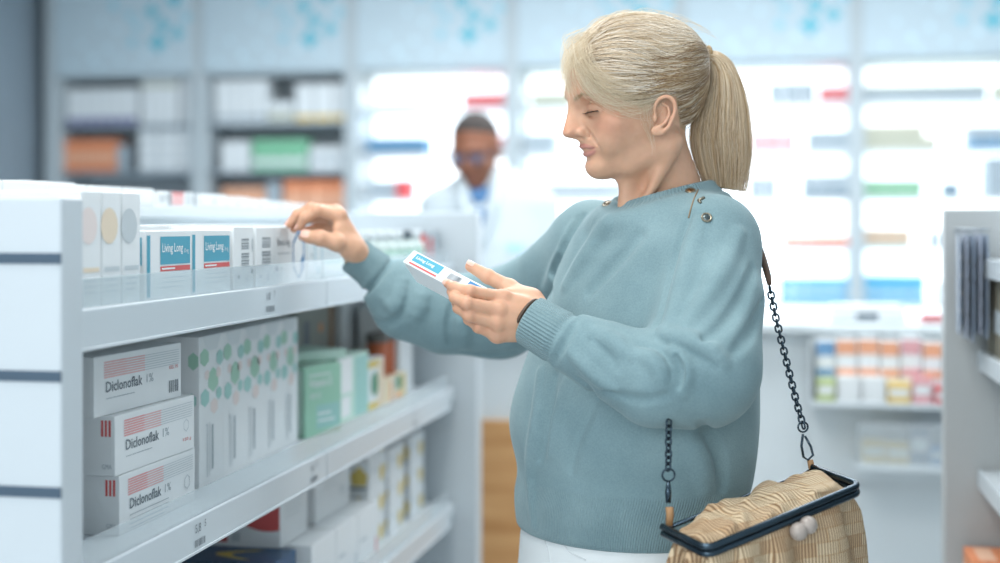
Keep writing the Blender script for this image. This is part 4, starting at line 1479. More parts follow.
# ---- sweater
TS_Z = [ZP(y) for y in (548, 520, 495, 470, 420, 360, 300, 250, 205)]
TS_C = [P(623, 548, 2.06), P(624, 520, 2.06), P(628, 495, 2.06), P(633, 470, 2.06), P(632, 420, 2.06), P(640, 360, 2.06), P(650, 300, 2.06), P(653, 250, 2.06), P(656, 205, 2.06)]
TS_A = [0.166, 0.176, 0.184, 0.189, 0.197, 0.188, 0.175, 0.160, 0.13]
TS_B = [0.140, 0.150, 0.158, 0.160, 0.172, 0.155, 0.130, 0.105, 0.08]
_t = np.array([np.append(c, [a_, b_, z_]) for c, a_, b_, z_ in zip(TS_C, TS_A, TS_B, TS_Z)])
_t = densify(_t, 6)
TS_C, TS_A, TS_B, TS_Z = _t[:, :3], _t[:, 3], _t[:, 4], _t[:, 5]
COLLAR_C = P(664, 197, 2.055)


def f_torso(p):
    z = p[:, 2]
    zz = TS_Z
    I = lambda arr: np.interp(z, zz, arr).astype(F32)
    cx, cy = I([c[0] for c in TS_C]), I([c[1] for c in TS_C])
    a, b = I(TS_A), I(TS_B)
    u = (p[:, 0] - cx) * FD[0] + (p[:, 1] - cy) * FD[1]
    v = (p[:, 0] - cx) * LD[0] + (p[:, 1] - cy) * LD[1]
    r = np.sqrt((u / b) ** 2 + (v / a) ** 2)
    d = (r - 1) * np.minimum(a, b) * 0.92
    d = smax(d, z - ZP(230), 0.05)
    return d, np.arctan2(v, u)


SL_L = ([P(712, 240, 1.955), P(712, 300, 1.905), P(700, 368, 1.845), P(655, 381, 1.832), P(606, 358, 1.85), P(572, 343, 1.866), P(562, 339, 1.868)],
        [0.063, 0.069, 0.0745, 0.062, 0.050, 0.042, 0.035])
CF_L = (P(563, 340, 1.868), P(529, 319.5, 1.888))
SL_R = ([P(592, 241, 2.17), P(548, 285, 2.28), P(500, 314, 2.36), P(446, 314, 2.35), P(412, 304, 2.342), P(392, 288, 2.336), P(382, 277, 2.334)],
        [0.060, 0.066, 0.070, 0.069, 0.062, 0.051, 0.039])
CF_R = (P(380, 275, 2.334), P(352.5, 253.5, 2.326))
HEM_Z = ZP(529)


def ring_pts(n=28):
    out = []
    for k in range(n):
        t = 2 * math.pi * k / n
        c, s = math.cos(t), math.sin(t)
        out.append(COLLAR_C + FD * (0.080 * c) + LD * (0.064 * s) + np.array([0, 0, -0.014 * c + (0.014 if s > 0 else -0.004) * s]))
    return np.array(out)


RING = ring_pts()


def f_sweater0(p):
    d, _ = f_torso(p)
    d = smin(d, chain(p, [SL_R[0][0], P(640, 234, 2.09), P(684, 229, 2.02), SL_L[0][0]], [0.052, 0.040, 0.043, 0.056]), 0.045)
    d = smin(d, chain(p, SL_L[0][:3], SL_L[1][:3]), 0.022)
    arm = chain(p, SL_L[0][2:], SL_L[1][2:])
    arm = smin(arm, chain(p, SL_L[0][1:3], SL_L[1][1:3]), 0.03)
    d = smin(d, arm, 0.010)
    d = smin(d, smin(chain(p, SL_R[0][:3], SL_R[1][:3]), chain(p, SL_R[0][2:], SL_R[1][2:]), 0.03), 0.03)
    d = smin(d, ell(p, P(401, 310, 2.342), (0.046, 0.045, 0.042)), 0.02)
    for t in (-0.055, 0.0, 0.055):
        d = smin(d, seg(p, COLLAR_C + FD * 0.026 + LD * t * 0.8 + [0, 0, -0.050 - 0.2 * abs(t)], COLLAR_C + FD * 0.052 + LD * t * 1.3 + [0, 0, -0.190], 0.044, 0.066), 0.05)
    d = smin(d, seg(p, COLLAR_C + FD * 0.050 + LD * -0.062 + [0, 0, -0.072], COLLAR_C + FD * 0.054 + LD * 0.055 + [0, 0, -0.072], 0.036), 0.045)
    # flat hem, a neck hole and the collar band round it
    d = smax(d, HEM_Z - p[:, 2], 0.008)
    u = (p - COLLAR_C.astype(F32)) @ FD.astype(F32); v_ = (p - COLLAR_C.astype(F32)) @ LD.astype(F32)
    hole = (np.sqrt((u / 0.073) ** 2 + (v_ / 0.058) ** 2) - 1) * 0.058
    d = smax(d, -np.maximum(hole, ZP(207) - p[:, 2]), 0.006)
    rs = np.abs(hole) < 0.16
    rs &= p[:, 2] > ZP(290)
    if rs.any():
        pr = p[rs]
        e = chain(pr, np.vstack([RING, RING[:1]]), [0.0058] * (len(RING) + 1))
        out = np.vstack([RING, RING[:1]]); out = COLLAR_C + (out - COLLAR_C) * [1.09, 1.09, 1.0] + [0, 0, -0.010]
        e = smin(e, chain(pr, out, [0.0066] * (len(RING) + 1)), 0.007)
        yk = np.vstack([RING, RING[:1]]); yk = COLLAR_C + (yk - COLLAR_C) * [1.20, 1.20, 1.0] + [0, 0, -0.026]
        d[rs] = smin(d[rs], smax(chain(pr, yk, [0.015] * (len(RING) + 1)), -np.maximum(hole[rs], ZP(207) - pr[:, 2]), 0.004), 0.026)
        d[rs] = smin(d[rs], e, 0.004)
    # cuffs
    for (a, b), r0, r1 in ((CF_L, 0.0375, 0.0345), (CF_R, 0.0345, 0.0310)):
        c = seg(p, a, b + (b - a) * 0.3, r0, r1)
        n = (b - a) / np.linalg.norm(b - a)
        c = smax(c, (p - b.astype(F32)) @ n.astype(F32), 0.004)
        c = smax(c, -seg(p, a, b + (b - a) * 0.5, 0.026, 0.0255), 0.003)
        d = smin(d, c, 0.003)
        t = (p - a.astype(F32)) @ n.astype(F32)
        rho = np.sqrt(np.maximum(((p - a.astype(F32)) ** 2).sum(1) - t * t, 0))
        d = smax(d, -(np.sqrt((rho - r0 - 0.0045) ** 2 + (t - 0.002) ** 2) - 0.0062), 0.005)      # the seam where the sleeve is gathered
    return d


# folds: (+ ridge / - valley, radius, pixels that say where on the visible cloth the fold runs)
FOLDS = [
    (-1, 0.0050, 0.010, [(690, 214), (683, 233), (676, 255), (668, 284), (661, 312), (657, 332)]),
    (1, 0.0110, 0.016, [(700, 222), (692, 245), (684, 275), (676, 305), (668, 330)]),
    (-1, 0.0050, 0.012, [(654, 337), (668, 343), (684, 348), (704, 356), (716, 366)]),
    (1, 0.0100, 0.012, [(660, 329), (675, 335), (694, 341), (712, 350), (724, 364)]),
    (-1, 0.0045, 0.010, [(640, 345), (655, 349), (667, 360), (671, 376)]),
    (1, 0.0090, 0.012, [(634, 352), (650, 358), (660, 370), (662, 386)]),
    (1, 0.0080, 0.012, [(672, 350), (682, 362), (686, 378), (684, 394)]),
    (-1, 0.0045, 0.010, [(676, 357), (680, 370), (679, 386)]),
    (-1, 0.0045, 0.010, [(577, 378), (588, 388), (598, 401)]),
    (1, 0.0080, 0.012, [(570, 352), (586, 368), (604, 384), (622, 398)]),
    (-1, 0.0040, 0.012, [(606, 391), (624, 397), (646, 400), (664, 396)]),
    (-1, 0.0040, 0.012, [(590, 340), (606, 352), (616, 368)]),
    (1, 0.0080, 0.014, [(598, 330), (616, 342), (630, 356)]),
    (-1, 0.0050, 0.008, [(577, 318), (570, 332), (561, 348), (552, 364)]),
    (1, 0.0090, 0.016, [(740, 232), (726, 264), (706, 296), (688, 322)]),
    (-1, 0.0050, 0.018, [(754, 268), (742, 298), (722, 326), (704, 340)]),
    (-1, 0.0060, 0.016, [(764, 300), (752, 330), (734, 352)]),
    (-1, 0.0070, 0.018, [(702, 424), (712, 445), (720, 466), (722, 486)]),
    (1, 0.0100, 0.022, [(690, 440), (700, 462), (706, 488)]),
    (1, 0.0080, 0.016, [(540, 372), (537, 413), (532, 450), (530, 478), (533, 524)]),
    (1, 0.0080, 0.016, [(568, 380), (557, 420), (550, 452)]),
    (-1, 0.0060, 0.018, [(555, 376), (547, 420), (541, 460)]),
    (-1, 0.0060, 0.020, [(590, 410), (575, 440), (570, 470)]),
    (1, 0.0090, 0.016, [(574, 224), (560, 256), (546, 290)]),
    (-1, 0.0060, 0.014, [(582, 216), (568, 240), (554, 274), (548, 300)]),
    (1, 0.0100, 0.020, [(606, 222), (588, 252), (566, 284)]),
    (-1, 0.0060, 0.022, [(640, 236), (616, 262), (590, 292)]),
    (-1, 0.0055, 0.010, [(373, 318), (386, 324), (398, 316), (405, 300), (408, 284)]),
    (1, 0.0100, 0.014, [(385, 300), (393, 306), (399, 296), (401, 282)]),
    (1, 0.0100, 0.016, [(412, 322), (420, 306), (424, 288)]),
    (-1, 0.0050, 0.012, [(455, 300), (449, 322), (451, 346)]),
    (1, 0.0090, 0.016, [(470, 300), (464, 322), (466, 346)]),
    (-1, 0.0045, 0.010, [(462, 352), (488, 355), (514, 352)]),
]
FOLD3D = []
for sgn, r, k, pl in FOLDS:
    r *= 1.45; k *= 0.62
    pts = march(f_sweater0, densify(pl, 2))
    g = grad(f_sweater0, pts, 0.004)
    pts = pts + g * (-0.35 * r if sgn > 0 else 0.20 * r)
    n = len(pts)
    taper = np.sin(np.linspace(0.12, 0.88, n) * math.pi) ** 0.6
    FOLD3D.append((sgn, r * taper, k, pts, pts.min(0) - 0.04, pts.max(0) + 0.04))


def f_sweater(p):
    d = f_sweater0(p)
    for sgn, r, k, pts, lo, hi in FOLD3D:
        s = (np.abs(d) < 0.035) & (p > lo).all(1) & (p < hi).all(1)
        if not s.any():
            continue
        e = chain(p[s], pts, r)
        d[s] = smin(d[s], e, k) if sgn > 0 else smax(d[s], -e, k)
    return d


def sweater_material():
    m = bpy.data.materials.new('blue_green_knit')
    m.use_nodes = True
    nt = m.node_tree
    b = nt.nodes['Principled BSDF']
    b.inputs['Roughness'].default_value = 0.95
    b.inputs['Specular IOR Level'].default_value = 0.15
    b.inputs['Sheen Weight'].default_value = 0.35
    b.inputs['Sheen Roughness'].default_value = 0.5
    b.inputs['Sheen Tint'].default_value = srgb('D5E4E6')
    tc = nt.nodes.new('ShaderNodeTexCoord')
    n1 = nt.nodes.new('ShaderNodeTexNoise'); n1.inputs['Scale'].default_value = 9; n1.inputs['Detail'].default_value = 6
    n2 = nt.nodes.new('ShaderNodeTexNoise'); n2.inputs['Scale'].default_value = 420; n2.inputs['Detail'].default_value = 2
    add = nt.nodes.new('ShaderNodeMath'); add.operation = 'MULTIPLY_ADD'; add.inputs[1].default_value = 0.5
    ramp = nt.nodes.new('ShaderNodeValToRGB')
    ramp.color_ramp.elements[0].position = 0.45; ramp.color_ramp.elements[0].color = srgb('68838A')
    ramp.color_ramp.elements[1].position = 1.05; ramp.color_ramp.elements[1].color = srgb('859FA5')
    for n in (n1, n2):
        nt.links.new(tc.outputs['Object'], n.inputs['Vector'])
    nt.links.new(n2.outputs['Fac'], add.inputs[0]); nt.links.new(n1.outputs['Fac'], add.inputs[2])
    nt.links.new(add.outputs[0], ramp.inputs[0])
    nt.links.new(ramp.outputs[0], b.inputs['Base Color'])
    # knit grain and, where the rib attribute says so, ribs
    at = nt.nodes.new('ShaderNodeAttribute'); at.attribute_name = 'rib'
    sep = nt.nodes.new('ShaderNodeSeparateXYZ')
    nt.links.new(at.outputs['Vector'], sep.inputs[0])
    sn = nt.nodes.new('ShaderNodeMath'); sn.operation = 'SINE'
    nt.links.new(sep.outputs[0], sn.inputs[0])
    mu = nt.nodes.new('ShaderNodeMath'); mu.operation = 'MULTIPLY'
    nt.links.new(sn.outputs[0], mu.inputs[0]); nt.links.new(sep.outputs[1], mu.inputs[1])
    sc = nt.nodes.new('ShaderNodeMath'); sc.operation = 'MULTIPLY_ADD'; sc.inputs[1].default_value = 0.55
    nt.links.new(n2.outputs['Fac'], sc.inputs[0]); nt.links.new(mu.outputs[0], sc.inputs[2])
    bp = nt.nodes.new('ShaderNodeBump'); bp.inputs['Strength'].default_value = 0.55; bp.inputs['Distance'].default_value = 0.0016
    nt.links.new(sc.outputs[0], bp.inputs['Height'])
    nt.links.new(bp.outputs[0], b.inputs['Normal'])
    return m


def skin_material():
    m = bpy.data.materials.new('skin')
    m.use_nodes = True
    nt = m.node_tree
    b = nt.nodes['Principled BSDF']
    at = nt.nodes.new('ShaderNodeAttribute'); at.attribute_name = 'tone'
    tc = nt.nodes.new('ShaderNodeTexCoord')
    n = nt.nodes.new('ShaderNodeTexNoise'); n.inputs['Scale'].default_value = 90; n.inputs['Detail'].default_value = 6
    mr = nt.nodes.new('ShaderNodeMapRange'); mr.inputs[3].default_value = 0.90; mr.inputs[4].default_value = 1.10
    mx = nt.nodes.new('ShaderNodeMixRGB'); mx.blend_type = 'MULTIPLY'; mx.inputs[0].default_value = 1
    nt.links.new(tc.outputs['Object'], n.inputs['Vector']); nt.links.new(n.outputs['Fac'], mr.inputs[0])
    nt.links.new(at.outputs['Color'], mx.inputs[1]); nt.links.new(mr.outputs[0], mx.inputs[2])
    nt.links.new(mx.outputs[0], b.inputs['Base Color'])
    b.inputs['Roughness'].default_value = 0.47
    b.inputs['Specular IOR Level'].default_value = 0.4
    b.inputs['Subsurface Weight'].default_value = 0.25
    b.inputs['Subsurface Radius'].default_value = (1.0, 0.35, 0.2)
    b.inputs['Subsurface Scale'].default_value = 0.006
    n2 = nt.nodes.new('ShaderNodeTexNoise'); n2.inputs['Scale'].default_value = 500; n2.inputs['Detail'].default_value = 3
    bp = nt.nodes.new('ShaderNodeBump'); bp.inputs['Strength'].default_value = 0.22; bp.inputs['Distance'].default_value = 0.0008
    nt.links.new(tc.outputs['Object'], n2.inputs['Vector']); nt.links.new(n2.outputs['Fac'], bp.inputs['Height'])
    nt.links.new(bp.outputs[0], b.inputs['Normal'])
    return m


def hair_material(name, ramp_cols, rough=0.42):
    m = bpy.data.materials.new(name)
    m.use_nodes = True
    nt = m.node_tree
    b = nt.nodes['Principled BSDF']
    hi = nt.nodes.new('ShaderNodeHairInfo')
    rp = nt.nodes.new('ShaderNodeValToRGB')
    el = rp.color_ramp.elements
    el[0].color = srgb(ramp_cols[0]); el[1].color = srgb(ramp_cols[-1])
    for i, c in enumerate(ramp_cols[1:-1]):
        e = el.new((i + 1) / (len(ramp_cols) - 1)); e.color = srgb(c)
    nt.links.new(hi.outputs['Random'], rp.inputs[0])
    nt.links.new(rp.outputs[0], b.inputs['Base Color'])
    b.inputs['Roughness'].default_value = rough
    b.inputs['Specular IOR Level'].default_value = 0.5
    return m


SKIN_H = 0.0016
WOMAN_LOC = tuple(np.append(to_world(P(632, 225, 2.06))[:2], 0.0))
woman = empty('person', WOMAN_LOC)
tag(woman, 'woman with a blonde ponytail in a blue-green sweater, reading a small box', 'person')

# ---- body: one continuous skin
v, f = skin_mesh()
v = relax(v, f, 1, 0.35)
tone = np.empty((len(v), 4)); tone[:] = srgb('D0A488')
q = head_local(v.astype(F32)).astype(float)
inhead = (np.linalg.norm(q - [0.05, 0, 0.0], axis=1) < 0.16)


def blend(wt, hexv):
    global tone
    wt = np.clip(wt, 0, 1)[:, None]
    tone = tone * (1 - wt) + np.array(srgb(hexv)) * wt


lipd = np.minimum(chain(q.astype(F32), LIP_U, [r + 0.0006 for r in LIPU_R]), chain(q.astype(F32), LIP_L, [r + 0.0004 for r in LIPL_R]))
blend(inhead * 0.55 * np.exp(-(((q - [0.098, 0.047, -0.018]) / [0.022, 0.02, 0.017]) ** 2).sum(1)), 'BF7661')
blend(inhead * 0.55 * np.exp(-(((q - [0.098, -0.047, -0.018]) / [0.022, 0.02, 0.017]) ** 2).sum(1)), 'BF7661')
blend(inhead * 0.35 * np.exp(-(((q - [0.146, 0.0, -0.024]) / [0.014, 0.016, 0.012]) ** 2).sum(1)), 'C07F69')
for e in (EYE_L, EYE_R):
    blend(inhead * 0.40 * np.exp(-(((q - e - [0.006, 0, 0.004]) / [0.014, 0.018, 0.012]) ** 2).sum(1)), 'A87A62')
for s in (1, -1):
    blend(inhead * 0.4 * np.exp(-(((q - [0.0, s * 0.078, 0.0]) / [0.02, 0.012, 0.03]) ** 2).sum(1)), 'C8826A')
blend(inhead * np.clip(1 - lipd / 0.0012, 0, 1) * 0.85, 'BE8278')
HAIRLINE = ([540, 560, 570, 580, 592, 606, 625, 640, 648, 652, 665, 676, 680, 690, 700, 730], [56, 60, 65, 73, 83, 91, 101, 107, 104, 96, 91, 97, 127, 134, 136, 138])


def under_hair(qq):
    px, py = hpix(qq)
    return py < np.interp(px, *HAIRLINE)


blend(inhead * under_hair(q) * 0.85, 'B39C7C')
for hd in (LH, RH):
    for n in ('index', 'middle', 'ring', 'pinky', 'thumb'):
        for j, (wt, sz) in enumerate(((0.45, 0.011), (0.5, 0.009), (0.4, 0.008), (0.55, 0.009))):
            dd = np.linalg.norm(v - hd[n][j], axis=1)
            blend(wt * np.exp(-(dd / sz) ** 2), 'BF7B60')
mesh_np('body', to_world(v), f, skin_material(), woman, WOMAN_LOC, attrs={'tone': ('FLOAT_COLOR', tone)})

# ---- sweater
lo = np.array([-0.28, 1.70, ZP(556)]); hi = np.array([0.48, 2.50, ZP(168)])
v, f = mesh_sdf(f_sweater, lo, hi, SWEATER_H if 'SWEATER_H' in globals() else 0.0028)
v = relax(v, f, 1, 0.5)
rib = np.zeros((len(v), 3))
_, ang = f_torso(v.astype(F32))
armd = np.minimum(chain(v.astype(F32), SL_L[0], SL_L[1]), chain(v.astype(F32), SL_R[0], SL_R[1]))
ribz = ZP(474) + 0.0 * v[:, 2]
wt = np.clip((ribz - v[:, 2]) / 0.006, 0, 1) * np.clip((armd - 0.004) / 0.01, 0, 1)
rib[:, 0] = ang * 300; rib[:, 1] = wt * 0.5
for (a, b) in (CF_L, CF_R):
    n = (b - a) / np.linalg.norm(b - a)
    e1 = np.cross(n, [0, 1, 0.0]); e1 /= np.linalg.norm(e1); e2 = np.cross(n, e1)
    t = (v - a) @ n; u1 = (v - a) @ e1; u2 = (v - a) @ e2
    s = (t > -0.002) & (t < 0.075) & (np.hypot(u1, u2) < 0.055)
    # the seam of the angle lies on the side away from the aisle
    rib[s, 0] = np.arctan2(u1[s], -u2[s] * np.sign(e2[1])) * 46; rib[s, 1] = np.clip(t[s] / 0.004, 0, 1)
u1 = (v - COLLAR_C) @ FD; u2 = (v - COLLAR_C) @ LD
rr = np.linalg.norm(v[:, None, :] - RING[None, :, :], axis=2).min(1) if len(v) < 400000 else np.ones(len(v))
s = rr < 0.021
rib[s, 0] = np.arctan2(u2[s], u1[s]) * 85; rib[s, 1] = np.clip((0.021 - rr[s]) / 0.003, 0, 1) * 0.8
sweater = mesh_np('sweater', to_world(v), f, sweater_material(), woman, WOMAN_LOC, attrs={'rib': ('FLOAT_VECTOR', rib)})


# ---- hair
def h2w(q):
    return to_world(HO + np.asarray(q, float) @ HR.astype(float))


TIE = np.array(hq(702.5, 56.5, 0.0))


def on_skull(q, h, it=4):
    """push points out to the level h of the skull (only outwards)"""
    q = q.astype(F32).copy()
    for _ in range(it):
        g = grad(f_skull, q, 0.002)
        f0 = f_skull(q)
        q += (g * np.maximum(h - f0, 0)[:, None]).astype(F32)
    return q


def scalp_roots(n):
    c = np.array([0.03, 0, 0.05])
    dirs = rng.normal(size=(n * 4, 3)); dirs /= np.linalg.norm(dirs, axis=1, keepdims=True)
    q = (c + dirs * 0.1).astype(F32)
    for _ in range(8):
        q -= (grad(f_skull, q, 0.002) * f_skull(q)[:, None] * 0.9).astype(F32)
    ok = under_hair(q) & (q[:, 2] > -0.055) & (q[:, 1] > -0.065)
    return q[ok][:n]


def swept(n, hmin, hmax, m=18, keep=None):
    roots = scalp_roots(n)
    if keep is not None: roots = roots[keep(roots)]
    s = np.linspace(0, 1, m)
    n = len(roots)
    tie = TIE + rng.normal(size=(n, 3)) * [0.002, 0.006, 0.006]
    tie[:, 1] += np.clip(roots[:, 1] * 0.10, -0.006, 0.006)
    front = np.clip((roots[:, 0] - 0.01) / 0.08, 0, 1) * np.clip(roots[:, 2] / 0.05, 0, 1)
    sag = front * rng.uniform(0.010, 0.038, n) * np.clip(np.abs(roots[:, 1]) / 0.05, 0.0, 1)
    ps = roots[:, None, :] * (1 - s)[None, :, None] + tie[:, None, :] * s[None, :, None]
    ps[:, :, 2] -= sag[:, None] * np.sin(np.pi * s ** 0.8)[None]
    ps[:, :, 1] += (np.sign(roots[:, 1]) * sag * 0.6)[:, None] * np.sin(np.pi * s)[None]
    wob = rng.normal(size=(n, 3)) * 0.0015
    ps += wob[:, None, :] * np.sin(2 * np.pi * s + rng.uniform(0, 6, (n, 1)))[:, :, None]
    h0 = rng.uniform(hmin, hmax, n)
    hh = h0[:, None] * np.clip(s[None] * (7 - 3.5 * front[:, None]) + 0.05, 0, 1) * np.clip((1.02 - s) * 6, 0.5, 1)[None]
    q = on_skull(ps.reshape(-1, 3), hh.reshape(-1)).reshape(n, m, 3)
    return [h2w(x) for x in q]


hair_top = hair_material('blonde_hair', ['B39B7A', 'D3C0A2', 'E3D7C3', 'EFE9DE', 'CDB796', 'EAE2D4'])
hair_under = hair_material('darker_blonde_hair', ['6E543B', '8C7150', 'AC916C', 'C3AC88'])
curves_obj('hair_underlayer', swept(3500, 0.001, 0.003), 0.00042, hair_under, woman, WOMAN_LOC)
curves_obj('hair', swept(9000, 0.003, 0.0085), 0.00030, hair_top, woman, WOMAN_LOC)


def lowlight(r):
    px, py = hpix(r)
    band = np.sin(px * 0.11 + py * 0.16) + 0.6 * np.sin(px * 0.05 - py * 0.31 + 1.0)
    return ((np.abs(r[:, 1]) > 0.02) & (band > 0.1) & (px > 604) & (py > 46)) | ((px > 674) & (py > 82))


curves_obj('hair_lowlights', swept(9000, 0.005, 0.0092, keep=lowlight), 0.00030, hair_material('lowlight_hair', ['715539', '8F7150', 'AA8E69', 'C2AB88']), woman, WOMAN_LOC)

# fringe, temple and ear wisps
wisp = []


def strand(pts, m=14, jit=0.002):
    c = densify(pts, max(2, m // (len(pts) - 1)))
    s = np.linspace(0, 1, len(c))[:, None]
    return c + rng.normal(size=3) * jit * np.sin(s * rng.uniform(2, 5) + rng.uniform(0, 6)) * s


for _ in range(240):
    l = rng.normal(0, 0.022)
    x0, y0 = rng.uniform(578, 604), rng.uniform(26, 52)
    r = on_skull(np.array([hq(x0, y0, l)]), np.array([0.003]), 8)[0]
    dx = rng.uniform(-1, 1)
    ex, ey = 563 + 14 * rng.random() + max(0, dx) * 18, y0 + 34 + 34 * rng.random()
    p1 = np.array(hq(x0 - 12 - 5 * rng.random(), y0 + 8, l * 1.15 + 0.006))
    p2 = np.array(hq(min(x0 - 12, 560.5 + 15 * rng.random()), y0 + 24 + 6 * rng.random(), l * 1.25 + 0.012))
    p3 = np.array(hq(ex, ey, l * 1.2 + 0.016))
    ln = np.array([r, p1, p2, p3])
    ln[1:] = on_skull(ln[1:], np.array([0.006, 0.006, 0.003]), 6)
    wisp.append(h2w(strand(ln)))
for _ in range(260):                                   # side fringe swept back over the temple
    l = rng.uniform(0.01, 0.05)
    x0, y0 = rng.uniform(572, 592), rng.uniform(40, 66)
    ln = np.array([hq(x0, y0, l), hq(x0 + 5, y0 + 18, l + 0.014), hq(x0 + 24, y0 + 32 + 8 * rng.random(), l + 0.022), hq(x0 + 50 + 14 * rng.random(), y0 + 38 + 16 * rng.random(), 0.07), hq(674, 76 + 16 * rng.random(), 0.074)])
    ln = on_skull(ln, np.array([0.003, 0.007, 0.006, 0.006, 0.006]), 8)
    wisp.append(h2w(strand(ln, 20)))
for _ in range(22):                                    # wisps hanging before the ear
    x = rng.uniform(638, 650)
    ln = np.array([hq(x - 3, 98, 0.066), hq(x + rng.uniform(-1, 3), 113, 0.070), hq(x + rng.uniform(1, 5), 126, 0.068), hq(651 + 5 * rng.random(), rng.uniform(132, 156), 0.062)])
    ln = on_skull(ln, np.array([0.003, 0.003, 0.003, 0.003]), 6)
    wisp.append(h2w(strand(ln, 14, 0.001)))
for _ in range(90):                                    # flyaways over the crown
    x = rng.uniform(585, 690)
    y = np.interp(x, [585, 610, 640, 670, 690], [22, 14, 11, 19, 36])
    l = rng.normal(0, 0.02)
    ln = np.array([hq(x, y + 5, l), hq(x + 10, y - 1 - rng.uniform(0, 3), l), hq(x + 24, y + 2, l), hq(x + 36, y + 9, l)])
    wisp.append(h2w(strand(ln)))
curves_obj('fringe', wisp, 0.00015, hair_material('pale_blonde_hair', ['C9B491', 'DDCDB0', 'E8DEC9', 'D3BF9C']), woman, WOMAN_LOC)

# ponytail
GI = np.array([hq(*x, 0) for x in [(703, 59), (707, 68), (707, 82), (701, 98), (694, 118), (691, 140), (696, 166), (706, 194)]])
GO = np.array([hq(*x, 0) for x in [(704, 51), (716, 52), (730, 63), (741, 85), (747, 112), (750, 140), (749, 170), (743, 203)]])
GI, GO = densify(GI, 3), densify(GO, 3)
sp = np.linspace(0, 1, len(GI))
tail = []
for _ in range(6500):
    an, rad = rng.uniform(0, 2 * np.pi), np.sqrt(rng.random())
    t = 0.5 + 0.5 * rad * math.cos(an)
    l = 0.019 * rad * math.sin(an)
    t = np.clip(t + rng.normal(0, 0.02), 0, 1)
    q = GI * (1 - t) + GO * t
    thick = np.interp(sp, [0, 0.12, 0.4, 0.8, 1], [0.4, 0.75, 1.0, 1.05, 0.8])
    q = q + np.stack([rng.normal() * 0.002 * np.sin(sp * 7 + an), l * thick, 0 * sp], -1)
    k = max(8, int(len(q) * (1 - 0.32 * rng.random() ** 1.6)))
    tail.append(h2w(q[:k]))
curves_obj('ponytail', tail, 0.00034, hair_material('ponytail_hair', ['8E7050', 'C4A57C', 'DFC8A4', 'EADCC4', 'B2926A', 'E6D3B6']), woman, WOMAN_LOC)
mb = MB()
for k in range(6):
    x = 699.0 + k * 1.9
    ring = [h2w(hq(x, 56.5 - 0.4 * k, 0) + np.array([0, math.cos(a) * 0.0105, math.sin(a) * 0.0118])) for a in np.linspace(0, 2 * np.pi, 20, endpoint=False)]
    mb.tube([tuple(r - np.array(WOMAN_LOC)) for r in ring], 0.0020, 6, closed=True)
mb.build('hair_tie', mat('hair_tie_brown', 'A48A62', 0.6), woman)

# brows and lashes
def face_pts(l, z, off):
    """points on the front of the finished face"""
    l, z = np.asarray(l, float), np.asarray(z, float)
    a = np.full(len(l), 0.165)
    for _ in range(60):
        q = np.stack([a, l, z], -1)
        a = a - 0.6 * f_head((HO + q @ HR.astype(float)).astype(F32))
    return np.stack([a + off, l, z], -1)


brow = []
u = rng.random(80)
l0 = 0.012 + 0.036 * u
z0 = np.interp(u, [0, 0.6, 1], [0.0185, 0.0245, 0.0195]) + rng.normal(0, 0.0013, 80)
A0 = face_pts(l0, z0, 0.0002); A1 = face_pts(l0 + 0.006, z0 + 0.0012, 0.0016)
for s in (1, -1):
    for a0, a1 in zip(A0, A1):
        brow.append(h2w(np.array([a0, (a0 + a1) / 2 + [0.0006, 0, 0.0008], a1]) * [1, s, 1]))
curves_obj('eyebrows', brow, 0.00018, hair_material('brow_hair', ['A08763', 'C2AB88']), woman, WOMAN_LOC)
lash = []
for s in (1, -1):
    e = EYE_L * [1, s, 1]
    for th in np.linspace(-0.95, 1.3, 46):
        ph = -0.40 + 0.12 * abs(th - 0.1)
        d0 = np.array([math.cos(ph) * math.cos(th), s * math.sin(th), math.sin(ph)])
        p0 = e + d0 * 0.0131
        dv = d0 * [1, 1, 0.3] + np.array([0, 0.25 * s * th, -0.45])
        p1 = p0 + dv * 0.0042
        p2 = p1 + (dv + [0, 0, 0.5]) * 0.0040
        lash.append(h2w(np.array([p0, p1, p2])))
curves_obj('eyelashes', lash, 0.00042, hair_material('lash_hair', ['3A2C22', '55402F']), woman, WOMAN_LOC)

# ---- buttons and clasp on the shoulders, bracelet
rim = mat('button_rim', '8E8879', 0.35, 0.9)
for (px, py), hexv, nm in (((690.5, 191.5), '8A6A4A', 'bronze'), ((706.5, 218), '5E6A6C', 'dark silver'), ((607.5, 204.5), '6E6252', 'bronze')):
    p = march(f_sweater, [(px, py)], 1.5, 2.4)
    n = grad(f_sweater, p, 0.006)[0]
    n = (n + np.array([0, -0.35, 0])); n /= np.linalg.norm(n)
    c = to_world(p[0]) - np.array(WOMAN_LOC)
    mb = MB()
    R = 0.0076
    mb.lathe([(R * 0.9, -0.002), (R, 0.0005), (R, 0.0022), (R * 0.88, 0.0030), (R * 0.80, 0.0026)], c, 28, 0, to_world(n))
    mb.lathe([(R * 0.80, 0.0015), (R * 0.79, 0.0023), (R * 0.4, 0.0031), (0.0002, 0.0033)], c, 28, 1, to_world(n))
    o = mb.build('button', [rim, mat('button_' + nm.replace(' ', '_') + hexv, hexv, 0.25, 0.85)], woman)
    o['label'] = nm + ' shoulder button'
p = march(f_sweater, [(698, 200.5), (704, 197.5), (700.5, 202.5)], 1.5, 2.4) + np.array([0, -0.003, 0])
mb = MB().tube([tuple(to_world(x) - np.array(WOMAN_LOC)) for x in p[:2]], 0.0022, 8).tube([tuple(to_world(x) - np.array(WOMAN_LOC)) for x in (p[0], p[2])], 0.0018, 8)
mb.build('shoulder_clasp', rim, woman)
seam = march(f_sweater, densify([(698, 190), (694, 199), (691, 208), (688.5, 218)], 4), 1.5, 2.4) + np.array([0, -0.0006, 0])
